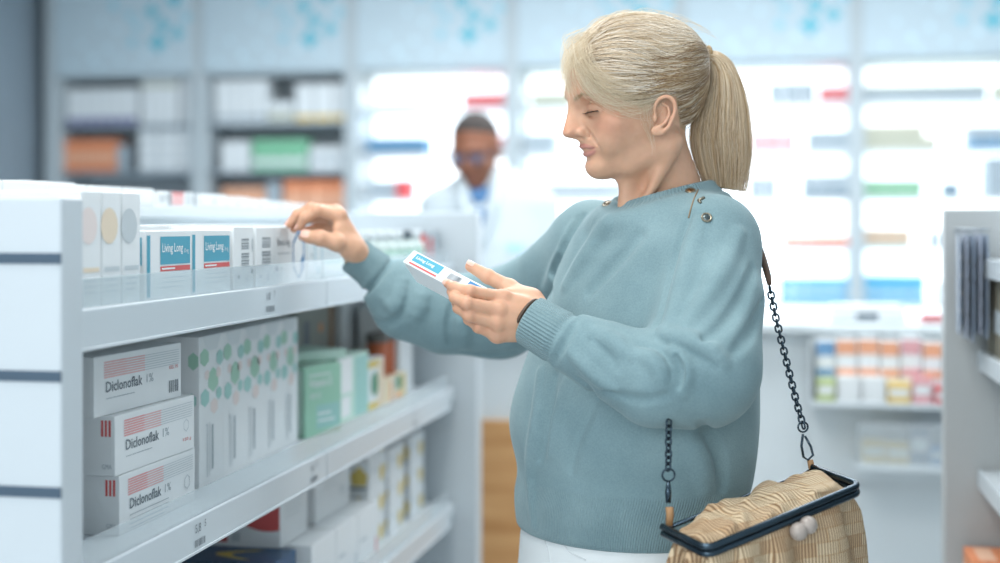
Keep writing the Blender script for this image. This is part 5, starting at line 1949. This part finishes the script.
MB().tube([tuple(to_world(x) - np.array(WOMAN_LOC)) for x in seam], 0.0012, 6).build('placket_seam', mat('seam_brown', '8A7B66', 0.8), woman)
nrm = CF_L[1] - CF_L[0]; nrm /= np.linalg.norm(nrm)
e1 = np.cross(nrm, [0, 0, 1.0]); e1 /= np.linalg.norm(e1); e2 = np.cross(nrm, e1)
MB().tube([tuple(to_world(CF_L[1] + nrm * 0.004 + (e1 * math.cos(a) + e2 * math.sin(a)) * 0.0275) - np.array(WOMAN_LOC)) for a in np.linspace(0, 2 * np.pi, 28, endpoint=False)],
          0.0028, 8, closed=True).build('bracelet', mat('bracelet_leather', '4A392C', 0.5), woman)

# finger nails
for hd, nm in ((LH, 'thumb'), (LH, 'index'), (RH, 'thumb'), (RH, 'index'), (RH, 'middle')):
    a, b = hd[nm][2], hd[nm][3]
    R = hd.get(nm + '_r', FR[nm])[3] * hd['rad']
    ax = (b - a) / np.linalg.norm(b - a)
    back = hd[nm][1] - hd[nm][0]
    up = np.array({('thumb', id(LH)): (-0.45, -0.25, 0.85), ('index', id(LH)): (-0.6, -0.5, 0.55), ('thumb', id(RH)): (-0.1, -0.75, 0.65), ('index', id(RH)): (-0.75, -0.35, 0.5), ('middle', id(RH)): (-0.8, -0.3, 0.5)}[(nm, id(hd))])
    up = up - ax * (up @ ax); up /= np.linalg.norm(up)
    sd = np.cross(ax, up)
    vs, fs = [], []
    nu, nv = 7, 6
    for i in range(nu):
        for j in range(nv):
            th = (i / (nu - 1) - 0.5) * 1.7
            t = -0.1 + 1.25 * j / (nv - 1)
            wdt = 1 - 0.25 * (2 * j / (nv - 1) - 1) ** 4
            drop = 0.2 * max(0, t - 0.4) ** 2
            c = b + ax * (t - 0.35) * R * 1.15
            vs.append(to_world(c + (sd * math.sin(th * wdt) * 1.0 + up * (math.cos(th * wdt) - drop)) * (R * 1.03)) - np.array(WOMAN_LOC))
    for i in range(nu - 1):
        for j in range(nv - 1):
            fs.append((i * nv + j, (i + 1) * nv + j, (i + 1) * nv + j + 1, i * nv + j + 1))
    MB().add(vs, fs, 0, True).build('finger_nail', mat('nail', 'E7BBAA', 0.3), woman)

# ---- trousers and shoes
HIP = P(626, 545, 2.06)


def f_trousers(p):
    z = p[:, 2]
    u = (p[:, 0] - HIP[0]) * FD[0] + (p[:, 1] - HIP[1]) * FD[1]
    v_ = (p[:, 0] - HIP[0]) * LD[0] + (p[:, 1] - HIP[1]) * LD[1]
    a = np.interp(z, [0.70, 0.80, 0.92, 1.0], [0.175, 0.185, 0.172, 0.150]).astype(F32)
    b = np.interp(z, [0.70, 0.80, 0.92, 1.0], [0.125, 0.150, 0.146, 0.125]).astype(F32)
    d = (np.sqrt((u / b) ** 2 + (v_ / a) ** 2) - 1) * 0.12
    d = smax(d, 0.74 - z, 0.06)
    for s in (1, -1):
        k = [HIP * [1, 1, 0] + LD * (0.092 * s) + np.array([0, 0, h]) + FD * fo for h, fo in ((0.78, 0.0), (0.47, 0.01), (0.10, -0.02))]
        d = smin(d, chain(p, k, [0.100, 0.068, 0.056]), 0.05)
    d = smax(d, z - 0.97, 0.01)
    d = smax(d, 0.06 - z, 0.005)
    # fly seam and pocket seams
    return d


v, f = mesh_sdf(f_trousers, [-0.2, 1.75, 0.0], [0.6, 2.45, 1.02], 0.007)
mesh_np('trousers', to_world(v), f, mat('white_denim', 'D9E0E2', 0.85, bump=0.25, bump_scale=500), woman, WOMAN_LOC)
for pl in ([(545, 541), (549, 552), (550, 566), (550, 590)], [(562, 541), (570, 552), (586, 560)]):
    p = march(f_trousers, densify(pl, 5), 1.4, 2.6)
    MB().tube([tuple(to_world(x) - np.array(WOMAN_LOC)) for x in p], 0.0012, 6).build('trouser_seam', mat('denim_seam', 'D0D7DA', 0.85), woman)
for s in (1, -1):
    c = HIP * [1, 1, 0] + LD * (0.092 * s) - FD * 0.02

    def f_shoe(p, c=c):
        d = chain(p, [c - FD * 0.05 + [0, 0, 0.040], c + FD * 0.06 + [0, 0, 0.038], c + FD * 0.17 + [0, 0, 0.030]], [0.040, 0.042, 0.034])
        d = smin(d, seg(p, c + [0, 0, 0.05], c + [0, 0, 0.10], 0.045, 0.047), 0.03)
        d = smax(d, 0.006 - p[:, 2], 0.006)
        return smax(d, p[:, 2] - 0.105, 0.006)
    v, f = mesh_sdf(f_shoe, c - [0.3, 0.3, 0.01], c + [0.3, 0.3, 0.15], 0.006)
    mesh_np('shoe', to_world(v), f, mat('white_leather', 'E6E4DF', 0.5), woman, WOMAN_LOC)

# ---- the small box in her hand
HE1 = np.array([0.63, -0.70, -0.29]); HE1 /= np.linalg.norm(HE1)
HE3 = np.array([0.377, 0.655, -0.655]); HE3 -= HE1 * (HE3 @ HE1); HE3 /= np.linalg.norm(HE3)
HE2 = np.cross(HE3, HE1)
HB_L, HB_W, HB_T = 0.165, 0.024, 0.046
corner = P(414, 250.0, 1.985)                          # far upper corner of the printed strip
mid = corner + HE1 * HB_L / 2 + HE2 * HB_W / 2 + HE3 * HB_T       # middle of the box's base
hb = carton_mesh(HB_L, HB_T, HB_W).build('carton', mat('white_card', 'E6EBED'), None)
# local x runs along the box, the printed strip is the local front (-y), local z is across the strip
Mh = Matrix([[*to_world(HE1)], [*to_world(HE3)], [*to_world(np.cross(HE1, HE3))]]).transposed()
ctr = corner + HE1 * HB_L / 2 + HE2 * HB_W / 2 + HE3 * HB_T / 2
zax = np.cross(HE1, HE3)
hb.matrix_world = Matrix.Translation(Vector(to_world(ctr - zax * HB_W / 2))) @ Mh.to_4x4()
tag(hb, 'small white medicine box with a blue label, held in her near hand', 'box')
p = Print(HB_L, HB_T, HB_W)
p.face('front')
p.rect(0.07, 0.34, 0.45, 0.90, blue).text('Living Long', 0.10, 0.50, 0.26, paper, 1, width=0.25, bold=True).rect(0.07, 0.10, 0.45, 0.22, red)
p.barcode(0.56, 0.22, 0.72, 0.80, ink, 9).rect(0.80, 0.12, 0.99, 0.9, blue_d)
p.build(hb)


# ================================================================== HANDBAG
BA, BB, BC_, BD = P(664, 529, 1.76), P(704, 553, 1.68), P(858, 489, 1.80), P(817, 470, 1.88)
BO = (BA + BB + BC_ + BD) / 4
b1 = (BC_ - BB); LBAG = np.linalg.norm(b1) / 2; b1 /= np.linalg.norm(b1)
b2 = (BA - BB); b2 -= b1 * (b2 @ b1); WBAG = np.linalg.norm(b2) / 2; b2 /= np.linalg.norm(b2)
b3 = np.cross(b1, b2)
if b3[2] < 0: b3 = -b3
BR = np.stack([b1, b2, b3]).astype(F32)
BAG_LOC = tuple(to_world(BO - b3 * 0.26))
bag = empty('handbag', BAG_LOC)
tag(bag, 'tan striped handbag with a dark metal clasp frame and chain, at her hip', 'handbag')
bw = lambda q: tuple(to_world(BO + np.asarray(q, float) @ BR.astype(float)) - np.array(BAG_LOC))


def f_bag(q):
    u, v_, w_ = q[:, 0], q[:, 1], q[:, 2]
    s = np.clip(-w_ / 0.24, 0, 1)
    Lu = LBAG - 0.004 + 0.020 * np.sqrt(s); Lv = WBAG - 0.004 + 0.030 * np.sqrt(s)
    ang = np.arctan2(v_ / Lv, u / Lu)
    r = ((np.abs(u) / Lu) ** 3.2 + (np.abs(v_) / Lv) ** 3.2) ** (1 / 3.2)
    d = (r - 1) * np.minimum(Lu, Lv) * 0.8
    pl = np.sin(ang * 13 + 2.0 * np.sin(ang * 3)) * 0.0045 * np.clip(s * 6, 0, 1) * np.clip(1.5 - s * 1.5, 0.25, 1)
    d = d + pl
    d = smax(d, w_ - 0.002, 0.012)
    d = smax(d, -0.24 - w_, 0.04)
    rim_in = (((np.abs(u) / (LBAG - 0.010)) ** 4 + (np.abs(v_ - 0.006) / (WBAG - 0.008)) ** 4) ** 0.25 - 1) * (WBAG - 0.008)
    wr = 0.0022 * np.sin(u * 150 + 2.2 * np.sin(v_ * 70 + u * 40)) + 0.0016 * np.sin(u * 95 - v_ * 120 + 1.3)
    for (cu, cv, cw, ru, rv, rw, tilt) in ((-0.098, 0.000, -0.004, 0.030, 0.050, 0.009, 0.5), (-0.056, 0.012, 0.002, 0.034, 0.050, 0.011, -0.5), (-0.012, 0.006, 0.001, 0.036, 0.048, 0.012, 0.5), (0.034, 0.016, 0.002, 0.030, 0.046, 0.014, -0.4), (0.066, 0.000, 0.000, 0.034, 0.050, 0.012, 0.6), (0.100, 0.012, -0.002, 0.030, 0.040, 0.015, -0.3)):
        c, sn = math.cos(tilt), math.sin(tilt)
        e = ell(q, (cu, cv, cw), (ru, rv, rw), np.array([[c, sn, 0], [-sn, c, 0], [0, 0, 1.0]]))
        d = smin(d, smax(e + wr, rim_in, 0.004), 0.004)
    d = smin(d, smax(ell(q, (0.004, 0.008, -0.006), (LBAG - 0.006, WBAG, 0.012)) + wr, rim_in, 0.004), 0.006)
    for (x0, y0, x1, y1, x2, y2) in ((-0.06, -0.03, -0.052, 0.0, -0.066, 0.035), (0.000, -0.03, -0.004, 0.0, 0.006, 0.04), (0.055, -0.03, 0.062, 0.0, 0.055, 0.04), (-0.02, -0.02, -0.03, 0.012, -0.018, 0.03)):
        d = smax(d, -chain(q, [(x0, y0, 0.009), (x1, y1, 0.015), (x2, y2, 0.012)], [0.004, 0.006, 0.004]), 0.008)
    return d


v, f = mesh_sdf(f_bag, [-0.22, -0.14, -0.26], [0.22, 0.14, 0.05], 0.0026)
bag_mat = bpy.data.materials.new('striped_weave')
bag_mat.use_nodes = True
nt = bag_mat.node_tree
bs = nt.nodes['Principled BSDF']
at = nt.nodes.new('ShaderNodeAttribute'); at.attribute_name = 'cloth'
mp = nt.nodes.new('ShaderNodeMapping'); mp.inputs['Rotation'].default_value = (0, 0, 0.16)
nt.links.new(at.outputs['Vector'], mp.inputs[0])
nz = nt.nodes.new('ShaderNodeTexNoise'); nz.inputs['Scale'].default_value = 14; nz.inputs['Detail'].default_value = 2
wv = nt.nodes.new('ShaderNodeTexWave'); wv.inputs['Scale'].default_value = 76; wv.inputs['Distortion'].default_value = 0.5; wv.inputs['Detail'].default_value = 1; wv.inputs['Detail Scale'].default_value = 0.6
nt.links.new(mp.outputs[0], wv.inputs[0])
br = nt.nodes.new('ShaderNodeTexBrick')
br.inputs['Scale'].default_value = 1.0; br.inputs['Brick Width'].default_value = 0.034; br.inputs['Row Height'].default_value = 0.017; br.inputs['Mortar Size'].default_value = 0.0005
br.inputs['Color1'].default_value = srgb('D6C5A9'); br.inputs['Color2'].default_value = srgb('AE8A66'); br.inputs['Mortar'].default_value = srgb('B79670'); br.inputs['Bias'].default_value = -0.35
nt.links.new(mp.outputs[0], br.inputs[0])
rp = nt.nodes.new('ShaderNodeValToRGB')
rp.color_ramp.elements[0].position = 0.30; rp.color_ramp.elements[0].color = (0.33, 0.25, 0.18, 1)
rp.color_ramp.elements[1].position = 0.55; rp.color_ramp.elements[1].color = (1.0, 0.97, 0.92, 1)
nt.links.new(wv.outputs['Fac'], rp.inputs[0])
mx = nt.nodes.new('ShaderNodeMixRGB'); mx.blend_type = 'MULTIPLY'; mx.inputs[0].default_value = 0.85
nt.links.new(br.outputs[0], mx.inputs[1]); nt.links.new(rp.outputs[0], mx.inputs[2])
nt.links.new(mx.outputs[0], bs.inputs['Base Color'])
bs.inputs['Roughness'].default_value = 0.9
bp = nt.nodes.new('ShaderNodeBump'); bp.inputs['Strength'].default_value = 0.5; bp.inputs['Distance'].default_value = 0.0015
nt.links.new(wv.outputs['Fac'], bp.inputs['Height']); nt.links.new(bp.outputs[0], bs.inputs['Normal'])
cl = np.stack([v[:, 0] + 0.25 * v[:, 1], v[:, 2] * 1.0 + 0.6 * np.clip(v[:, 1], -0.05, 0.05), 0 * v[:, 0]], -1)
mesh_np('pouch', to_world(BO + v @ BR.astype(float)), f, bag_mat, bag, BAG_LOC, attrs={'cloth': ('FLOAT_VECTOR', cl)})

gun = mat('gunmetal', '3B4A55', 0.22, 0.9, vary=0.0)


def frame_path(dw, k=0.013):
    L, Wd = LBAG, WBAG
    pts = [(-L, Wd, dw)]
    for c, a0 in (((-L + k, -Wd + k), math.pi), ((L - k, -Wd + k), 1.5 * math.pi)):
        for t in np.linspace(0, math.pi / 2, 7):
            pts.append((c[0] + k * math.cos(a0 + t), c[1] + k * math.sin(a0 + t), dw))
    pts.append((L, Wd, dw))
    return pts


for dw in (0.0046, -0.0046):
    MB().tube([bw(p) for p in frame_path(dw)], 0.0046, 10).build('clasp_frame', gun, bag)
MB().tube([bw((-LBAG, WBAG, 0)), bw((LBAG, WBAG, 0))], 0.0032, 8).build('hinge_bar', gun, bag)
ballm = mat('clasp_ball', 'A39A93', 0.28, vary=0.02)
for px, py in ((796, 533), (809.5, 526.5)):
    c = P(px, py, 1.745)
    q = (c - BO) @ BR.T.astype(float)
    q = np.array([q[0], -WBAG - 0.008, 0.0])
    o = MB().lathe([(0.0003, -0.0115)] + [(0.0115 * math.cos(t), 0.0115 * math.sin(t)) for t in np.linspace(-1.4, 1.4, 15)] + [(0.0003, 0.0115)], bw(q + [0, -0.003, -0.013 if px > 800 else -0.016]), 24).build('clasp_ball', ballm, bag)


def chain_links(name, pts3, pitch=0.0078):
    """curb chain along pts3: the first link is the part, the others hang in it"""
    c = densify(pts3, 60)
    ln = np.concatenate([[0], np.cumsum(np.linalg.norm(np.diff(c, axis=0), axis=1))])
    n = int(ln[-1] / pitch)
    first, mesh = None, None
    for i in range(n):
        s0 = (i + 0.5) / n * ln[-1]
        p = np.array([np.interp(s0, ln, c[:, k]) for k in range(3)])
        p2 = np.array([np.interp(min(s0 + 0.003, ln[-1]), ln, c[:, k]) for k in range(3)])
        p1 = np.array([np.interp(max(s0 - 0.003, 0), ln, c[:, k]) for k in range(3)])
        t = Vector(to_world(p2 - p1)).normalized()
        R = t.to_track_quat('X', 'Z').to_matrix() @ Matrix.Rotation(math.radians(35 if i % 2 else 125), 3, 'X')
        if mesh is None:
            lk = [(0.0040 * math.cos(a) + math.copysign(0.0014, math.cos(a)), 0.0042 * math.sin(a), 0) for a in np.linspace(0, 2 * np.pi, 16, endpoint=False) + 0.05]
            o = MB().tube(lk, 0.0014, 7, closed=True).build(name, gun, bag)
            mesh = o.data
            o.name = name
        else:
            o = bpy.data.objects.new('chain_link', mesh)
            COL.objects.link(o)
        M = Matrix.Translation(Vector(to_world(p) - np.array(BAG_LOC))) @ R.to_4x4()
        if first is None:
            first, M0 = o, M.inverted()
            o.matrix_basis = M
        else:
            o.parent = first
            o.matrix_basis = M0 @ M
    return first


TOPR = P(769, 283, 1.93)
chain_links('shoulder_chain', [P(769.5, 287, 1.93), P(776, 318, 1.92), P(785, 355, 1.905), P(796, 400, 1.89), P(804, 428, 1.882)])
chain_links('front_chain', [P(669, 420, 1.79), P(668.5, 440, 1.785), P(668.5, 458, 1.78), P(668, 470, 1.777)])


def ring_at(c, r, tr, name):
    pts = [tuple(to_world(c + np.array([math.cos(a) * r, 0.15 * math.cos(a) * r, math.sin(a) * r])) - np.array(BAG_LOC)) for a in np.linspace(0, 2 * np.pi, 24, endpoint=False)]
    return MB().tube(pts, tr, 8, closed=True).build(name, gun, bag)


lb = lambda *pp: [tuple(to_world(x) - np.array(BAG_LOC)) for x in pp]
ring_at(P(803, 427, 1.882), 0.0068, 0.0013, 'ring')
ring_at(P(668.5, 475, 1.775), 0.0080, 0.0014, 'ring')
# spring hooks
MB().tube(lb(P(803, 434, 1.88), P(801.5, 446, 1.88), P(803.5, 457, 1.88), P(808, 460, 1.88), P(813, 455, 1.88), P(811, 447, 1.88), P(805, 436, 1.88)), 0.0017, 8).build('snap_hook', gun, bag)
MB().tube(lb(P(668.5, 481, 1.774), P(668.2, 492, 1.772), P(668.5, 503, 1.77)), [0.0022, 0.0042, 0.0034], 10).build('snap_hook', gun, bag)
tabm = mat('tab_leather', '9A7650', 0.6)
MB().tube(lb(P(810, 460, 1.88), P(811.5, 467, 1.88), P(815, 476, 1.875)), [0.004, 0.0045, 0.005], 8, squash=0.5).build('strap_tab', tabm, bag)
MB().tube(lb(P(669.5, 507, 1.768), P(670, 515, 1.766), P(669, 526, 1.762)), [0.0052, 0.0050, 0.0045], 8, squash=0.6).build('strap_tab', tabm, bag)
# leather shoulder piece that runs behind her arm and over the shoulder chain's end
MB().tube(lb(P(769.5, 285, 1.93), P(768.0, 276, 1.935), P(764, 262, 1.965), P(758, 244, 1.985), P(748, 226, 1.99)), [0.003, 0.0045, 0.005, 0.005, 0.004], 8, squash=0.5).build('leather_strap', mat('strap_leather', '5A4334', 0.5), bag)


# ================================================================== THE PHARMACIST
PD = 4.62
Q = lambda px, py, dd=0.0: P(px, py, PD + dd)
PH_LOC = tuple(np.append(to_world(Q(490, 225))[:2], 0.0))
ph = empty('person', PH_LOC)
tag(ph, 'pharmacist in a white coat and glasses looking down behind the counter', 'person')
PHC = Q(475, 150)
tl = math.radians(20); yw = math.radians(-18)
# head frame: forward = towards the camera, a little to the left and down
fa = np.array([-math.sin(-yw), -math.cos(yw), 0.0]) * math.cos(tl) + np.array([0, 0, -math.sin(tl)])
fu = np.array([0, 0, 1.0]); fu = fu - fa * (fu @ fa); fu /= np.linalg.norm(fu)
fs_ = np.cross(fu, fa)
PR = np.stack([fs_, fa, fu]).astype(F32)


def ph_local(p):
    return (p - PHC.astype(F32)) @ PR.T


def f_ph_head(p):
    q = ph_local(p)
    d = ell(q, (0, -0.015, 0.030), (0.076, 0.098, 0.092))
    d = smin(d, ell(q, (0, 0.012, -0.035), (0.060, 0.072, 0.088)), 0.03)
    d = smin(d, ell(q, (0, 0.052, -0.098), (0.030, 0.024, 0.022)), 0.03)
    d = smin(d, chain(q, [(-0.045, 0.068, 0.022), (0, 0.084, 0.026), (0.045, 0.068, 0.022)], [0.012, 0.012, 0.012]), 0.02)
    for s in (1, -1):
        d = smax(d, -ell(q, (s * 0.031, 0.094, 0.002), (0.020, 0.014, 0.013)), 0.014)
        d = smin(d, ell(q, (s * 0.031, 0.072, 0.002), (0.013, 0.013, 0.013)), 0.004)
        d = smin(d, ell(q, (s * 0.044, 0.058, -0.034), (0.022, 0.018, 0.018)), 0.02)
        d = smin(d, ell(q, (s * 0.078, -0.010, -0.008), (0.008, 0.018, 0.030)), 0.008)
        d = smin(d, ell(q, (s * 0.015, 0.088, -0.034), (0.010, 0.011, 0.009)), 0.006)
    d = smin(d, chain(q, [(0, 0.086, 0.012), (0, 0.104, -0.028)], [0.009, 0.014]), 0.012)
    d = smin(d, chain(q, [(-0.022, 0.078, -0.066), (0, 0.090, -0.064), (0.022, 0.078, -0.066)], [0.005, 0.008, 0.005]), 0.006)
    d = smin(d, chain(q, [(-0.020, 0.076, -0.076), (0, 0.086, -0.077), (0.020, 0.076, -0.076)], [0.005, 0.009, 0.005]), 0.006)
    return d


def f_ph_skin(p):
    d = f_ph_head(p)
    d = smin(d, chain(p, [Q(478, 165, 0.03), Q(484, 195, 0.06), Q(490, 225, 0.06)], [0.052, 0.056, 0.075]), 0.03)
    d = smin(d, ell(p, Q(490, 290, 0.05), (0.15, 0.09, 0.24)), 0.05)
    for pts in (PA_L, PA_R):
        d = smin(d, chain(p, pts, [0.050, 0.042, 0.028]), 0.03)
        h0 = np.array(pts[2]); dr = np.array(pts[2]) - np.array(pts[1]); dr /= np.linalg.norm(dr)
        sd = np.cross(dr, [0, 1, 0.0]); sd /= np.linalg.norm(sd)
        hd = seg(p, h0, h0 + dr * 0.09, 0.026, 0.032)
        for k in range(4):
            a = h0 + dr * 0.095 + sd * (0.021 * (k - 1.5))
            hd = smin(hd, chain(p, [a, a + dr * 0.045, a + dr * 0.075 + np.array([0, -0.02, -0.01])], [0.0095, 0.009, 0.008]), 0.004)
        t0 = h0 + dr * 0.03 + sd * 0.025
        hd = smin(hd, chain(p, [t0, t0 + dr * 0.035 + sd * 0.022, t0 + dr * 0.065 + sd * 0.026], [0.012, 0.010, 0.009]), 0.006)
        d = smin(d, hd, 0.01)
    return d


PA_L = [Q(538, 208, 0.05), Q(548, 292, 0.02), Q(552, 362, -0.02)]
PA_R = [Q(440, 208, 0.05), Q(428, 292, 0.02), Q(426, 362, -0.02)]


def f_coat(p):
    z = p[:, 2]
    c = Q(490, 225, 0.05)
    zt = [0.45, 0.75, 0.95, 1.15, 1.32, 1.46, 1.56]
    a = np.interp(z, zt, [0.245, 0.225, 0.205, 0.205, 0.215, 0.185, 0.09]).astype(F32)
    b = np.interp(z, zt, [0.165, 0.155, 0.145, 0.145, 0.135, 0.11, 0.075]).astype(F32)
    u, v_ = p[:, 0] - c[0], p[:, 1] - c[1]
    d = (np.sqrt((u / a) ** 2 + (v_ / b) ** 2) - 1) * np.minimum(a, b) * 0.9
    d = smax(d, 0.46 - z, 0.02)
    d = smax(d, z - ZP(166, PD), 0.05)
    d = smin(d, chain(p, [Q(446, 205, 0.05), Q(490, 185, 0.07), Q(534, 205, 0.05)], [0.055, 0.055, 0.055]), 0.05)
    for pts in (PA_L, PA_R):
        e = chain(p, [pts[0], pts[1], pts[1] + (pts[2] - pts[1]) * 0.9], [0.070, 0.062, 0.045])
        d = smin(d, e, 0.02)
    # open front with lapels: a wedge cut between the collar and the first button
    m = Q(478, 232, -0.12)
    for s in (1, -1):
        d = smin(d, chain(p, [Q(480 + s * 16, 176, -0.02), Q(478 + s * 15, 205, -0.085), Q(479 + s * 4, 240, -0.105)], [0.014, 0.018, 0.010]), 0.012)
    d = smax(d, -chain(p, [Q(479, 166, -0.03), Q(478, 196, -0.085), Q(479, 225, -0.110)], [0.045, 0.040, 0.010]), 0.01)
    d = smax(d, -chain(p, [Q(505, 300, -0.12), Q(520, 252, -0.12), Q(524, 225, -0.11)], [0.002, 0.006, 0.002]), 0.03)
    return d


v, f = mesh_sdf(f_ph_skin, Q(400, 400, -0.35), [Q(580, 90, 0.3)[0], PD + 0.35, ZP(95, PD)], 0.0045) if False else mesh_sdf(f_ph_skin, np.array([Q(400, 0)[0], PD - 0.4, 0.85]), np.array([Q(585, 0)[0], PD + 0.3, 1.80]), 0.0040)
tone = np.empty((len(v), 4)); tone[:] = srgb('8A5A44')
q = ph_local(v.astype(F32)).astype(float)
hd_ = np.linalg.norm(q, axis=1) < 0.2
blend(hd_ * np.clip((q[:, 2] - 0.058 + 0.55 * np.clip(q[:, 1], -0.2, 0.2) - (q[:, 1] < -0.02) * 0.02) / 0.012, 0, 1) * (q[:, 1] < 0.062) * 0.0, '2A2220')
blend(hd_ * np.exp(-(((q - [0, 0.088, -0.071]) / [0.024, 0.02, 0.010]) ** 2).sum(1)) * 0.6, '7A433A')
mesh_np('body', to_world(v), f, bpy.data.materials['skin'], ph, PH_LOC, attrs={'tone': ('FLOAT_COLOR', tone)})


def f_buzz(p):
    q = ph_local(p)
    d = f_ph_head(p) - 0.003
    cut = q[:, 2] - (0.050 + np.clip(0.45 * (q[:, 1] + 0.01), -0.075, 0.040)).astype(F32)
    return smax(d, -cut, 0.006)


v, f = mesh_sdf(f_buzz, PHC - 0.18, PHC + 0.18, 0.004)
mesh_np('hair', to_world(v), f, mat('short_black_hair', '3E3836', 0.8, bump=0.6, bump_scale=300), ph, PH_LOC)
v, f = mesh_sdf(f_coat, np.array([Q(395, 0)[0], PD - 0.4, 0.40]), np.array([Q(590, 0)[0], PD + 0.35, 1.70]), 0.006)
mesh_np('white_coat', to_world(relax(v, f, 1)), f, mat('coat_cotton', 'C3CED4', 0.85, bump=0.15, bump_scale=120), ph, PH_LOC)


def f_shirt(p):
    d = chain(p, [Q(481, 186, 0.05), Q(484, 222, 0.01), Q(488, 300, 0.06)], [0.064, 0.085, 0.10])
    d = smin(d, chain(p, [Q(468, 184, -0.005), Q(476, 199, -0.055)], [0.010, 0.012]), 0.01)
    d = smin(d, chain(p, [Q(494, 180, -0.005), Q(483, 198, -0.055)], [0.010, 0.012]), 0.01)
    return smax(d, p[:, 2] - ZP(172, PD), 0.01)


v, f = mesh_sdf(f_shirt, np.array([Q(430, 0)[0], PD - 0.2, 1.0]), np.array([Q(545, 0)[0], PD + 0.25, 1.62]), 0.006)
mesh_np('blue_shirt', to_world(v), f, mat('shirt_blue', '5580AE', 0.8), ph, PH_LOC)
pw = lambda q: tuple(to_world(PHC + np.asarray(q, float) @ PR.astype(float)) - np.array(PH_LOC))
g = MB()
for s in (1, -1):
    g.tube([pw((s * 0.033 + 0.025 * math.cos(t), 0.100 - 0.006 * abs(math.cos(t)), 0.000 + 0.018 * math.sin(t))) for t in np.linspace(0, 2 * np.pi, 20, endpoint=False)], 0.0026, 6, closed=True)
    g.tube([pw((s * 0.058, 0.092, 0.004)), pw((s * 0.076, 0.05, 0.006)), pw((s * 0.082, -0.01, 0.004))], 0.0024, 6)
g.tube([pw((-0.010, 0.102, 0.004)), pw((0, 0.106, 0.006)), pw((0.010, 0.102, 0.004))], 0.0024, 6)
gl = g.build('glasses', mat('glasses_blue', '4C556A', 0.3), ph)
for s in (1, -1):
    MB().add([pw((s * 0.033, 0.0985, 0.0))] + [pw((s * 0.033 + 0.0245 * math.cos(t), 0.0985 - 0.004 * abs(math.cos(t)), 0.0175 * math.sin(t))) for t in np.linspace(0, 2 * np.pi, 20, endpoint=False)],
             [(0, k + 1, (k + 1) % 20 + 1) for k in range(20)]).build('lens', mat('lens_tint', '8C9AC0', 0.1, alpha=0.35, vary=0), gl)
p0 = march(f_coat, [(507, 244), (523, 244), (523, 252), (507, 252)], 3.6, 5.0) + np.array([0, -0.004, 0])
vs = [to_world(x) - np.array(PH_LOC) for x in np.vstack([p0, p0 + [0, 0.003, 0]])]
MB().add(vs, [(0, 1, 2, 3), (7, 6, 5, 4), (0, 4, 5, 1), (1, 5, 6, 2), (2, 6, 7, 3), (3, 7, 4, 0)]).build('name_badge', mat('badge_blue', 'A9D3EA', 0.5), ph)


def f_ptr(p):
    c = Q(490, 225, 0.05)
    d = None
    for s in (1, -1):
        k = [np.array([c[0] + 0.09 * s, c[1], h]) for h in (0.85, 0.48, 0.07)]
        e = chain(p, k, [0.10, 0.075, 0.062])
        d = e if d is None else smin(d, e, 0.04)
    return smax(smax(d, p[:, 2] - 0.92, 0.01), 0.04 - p[:, 2], 0.01)


v, f = mesh_sdf(f_ptr, np.array([Q(400, 0)[0], PD - 0.2, 0]), np.array([Q(585, 0)[0], PD + 0.3, 1.0]), 0.012)
mesh_np('trousers', to_world(v), f, mat('dark_trousers', '3B4450', 0.85), ph, PH_LOC)
for s in (1, -1):
    c = Q(490, 225, 0.05) * [1, 1, 0] + np.array([0.09 * s, 0, 0])
    fn = lambda p, c=c: smax(chain(p, [c + [0, 0.04, 0.040], c + [0, -0.08, 0.040], c + [0, -0.17, 0.032]], [0.046, 0.046, 0.036]), 0.004 - p[:, 2], 0.006)
    v, f = mesh_sdf(fn, c - [0.2, 0.35, 0.01], c + [0.2, 0.2, 0.15], 0.01)
    mesh_np('shoe', to_world(v), f, mat('black_shoe', '2A2B2E', 0.5), ph, PH_LOC)
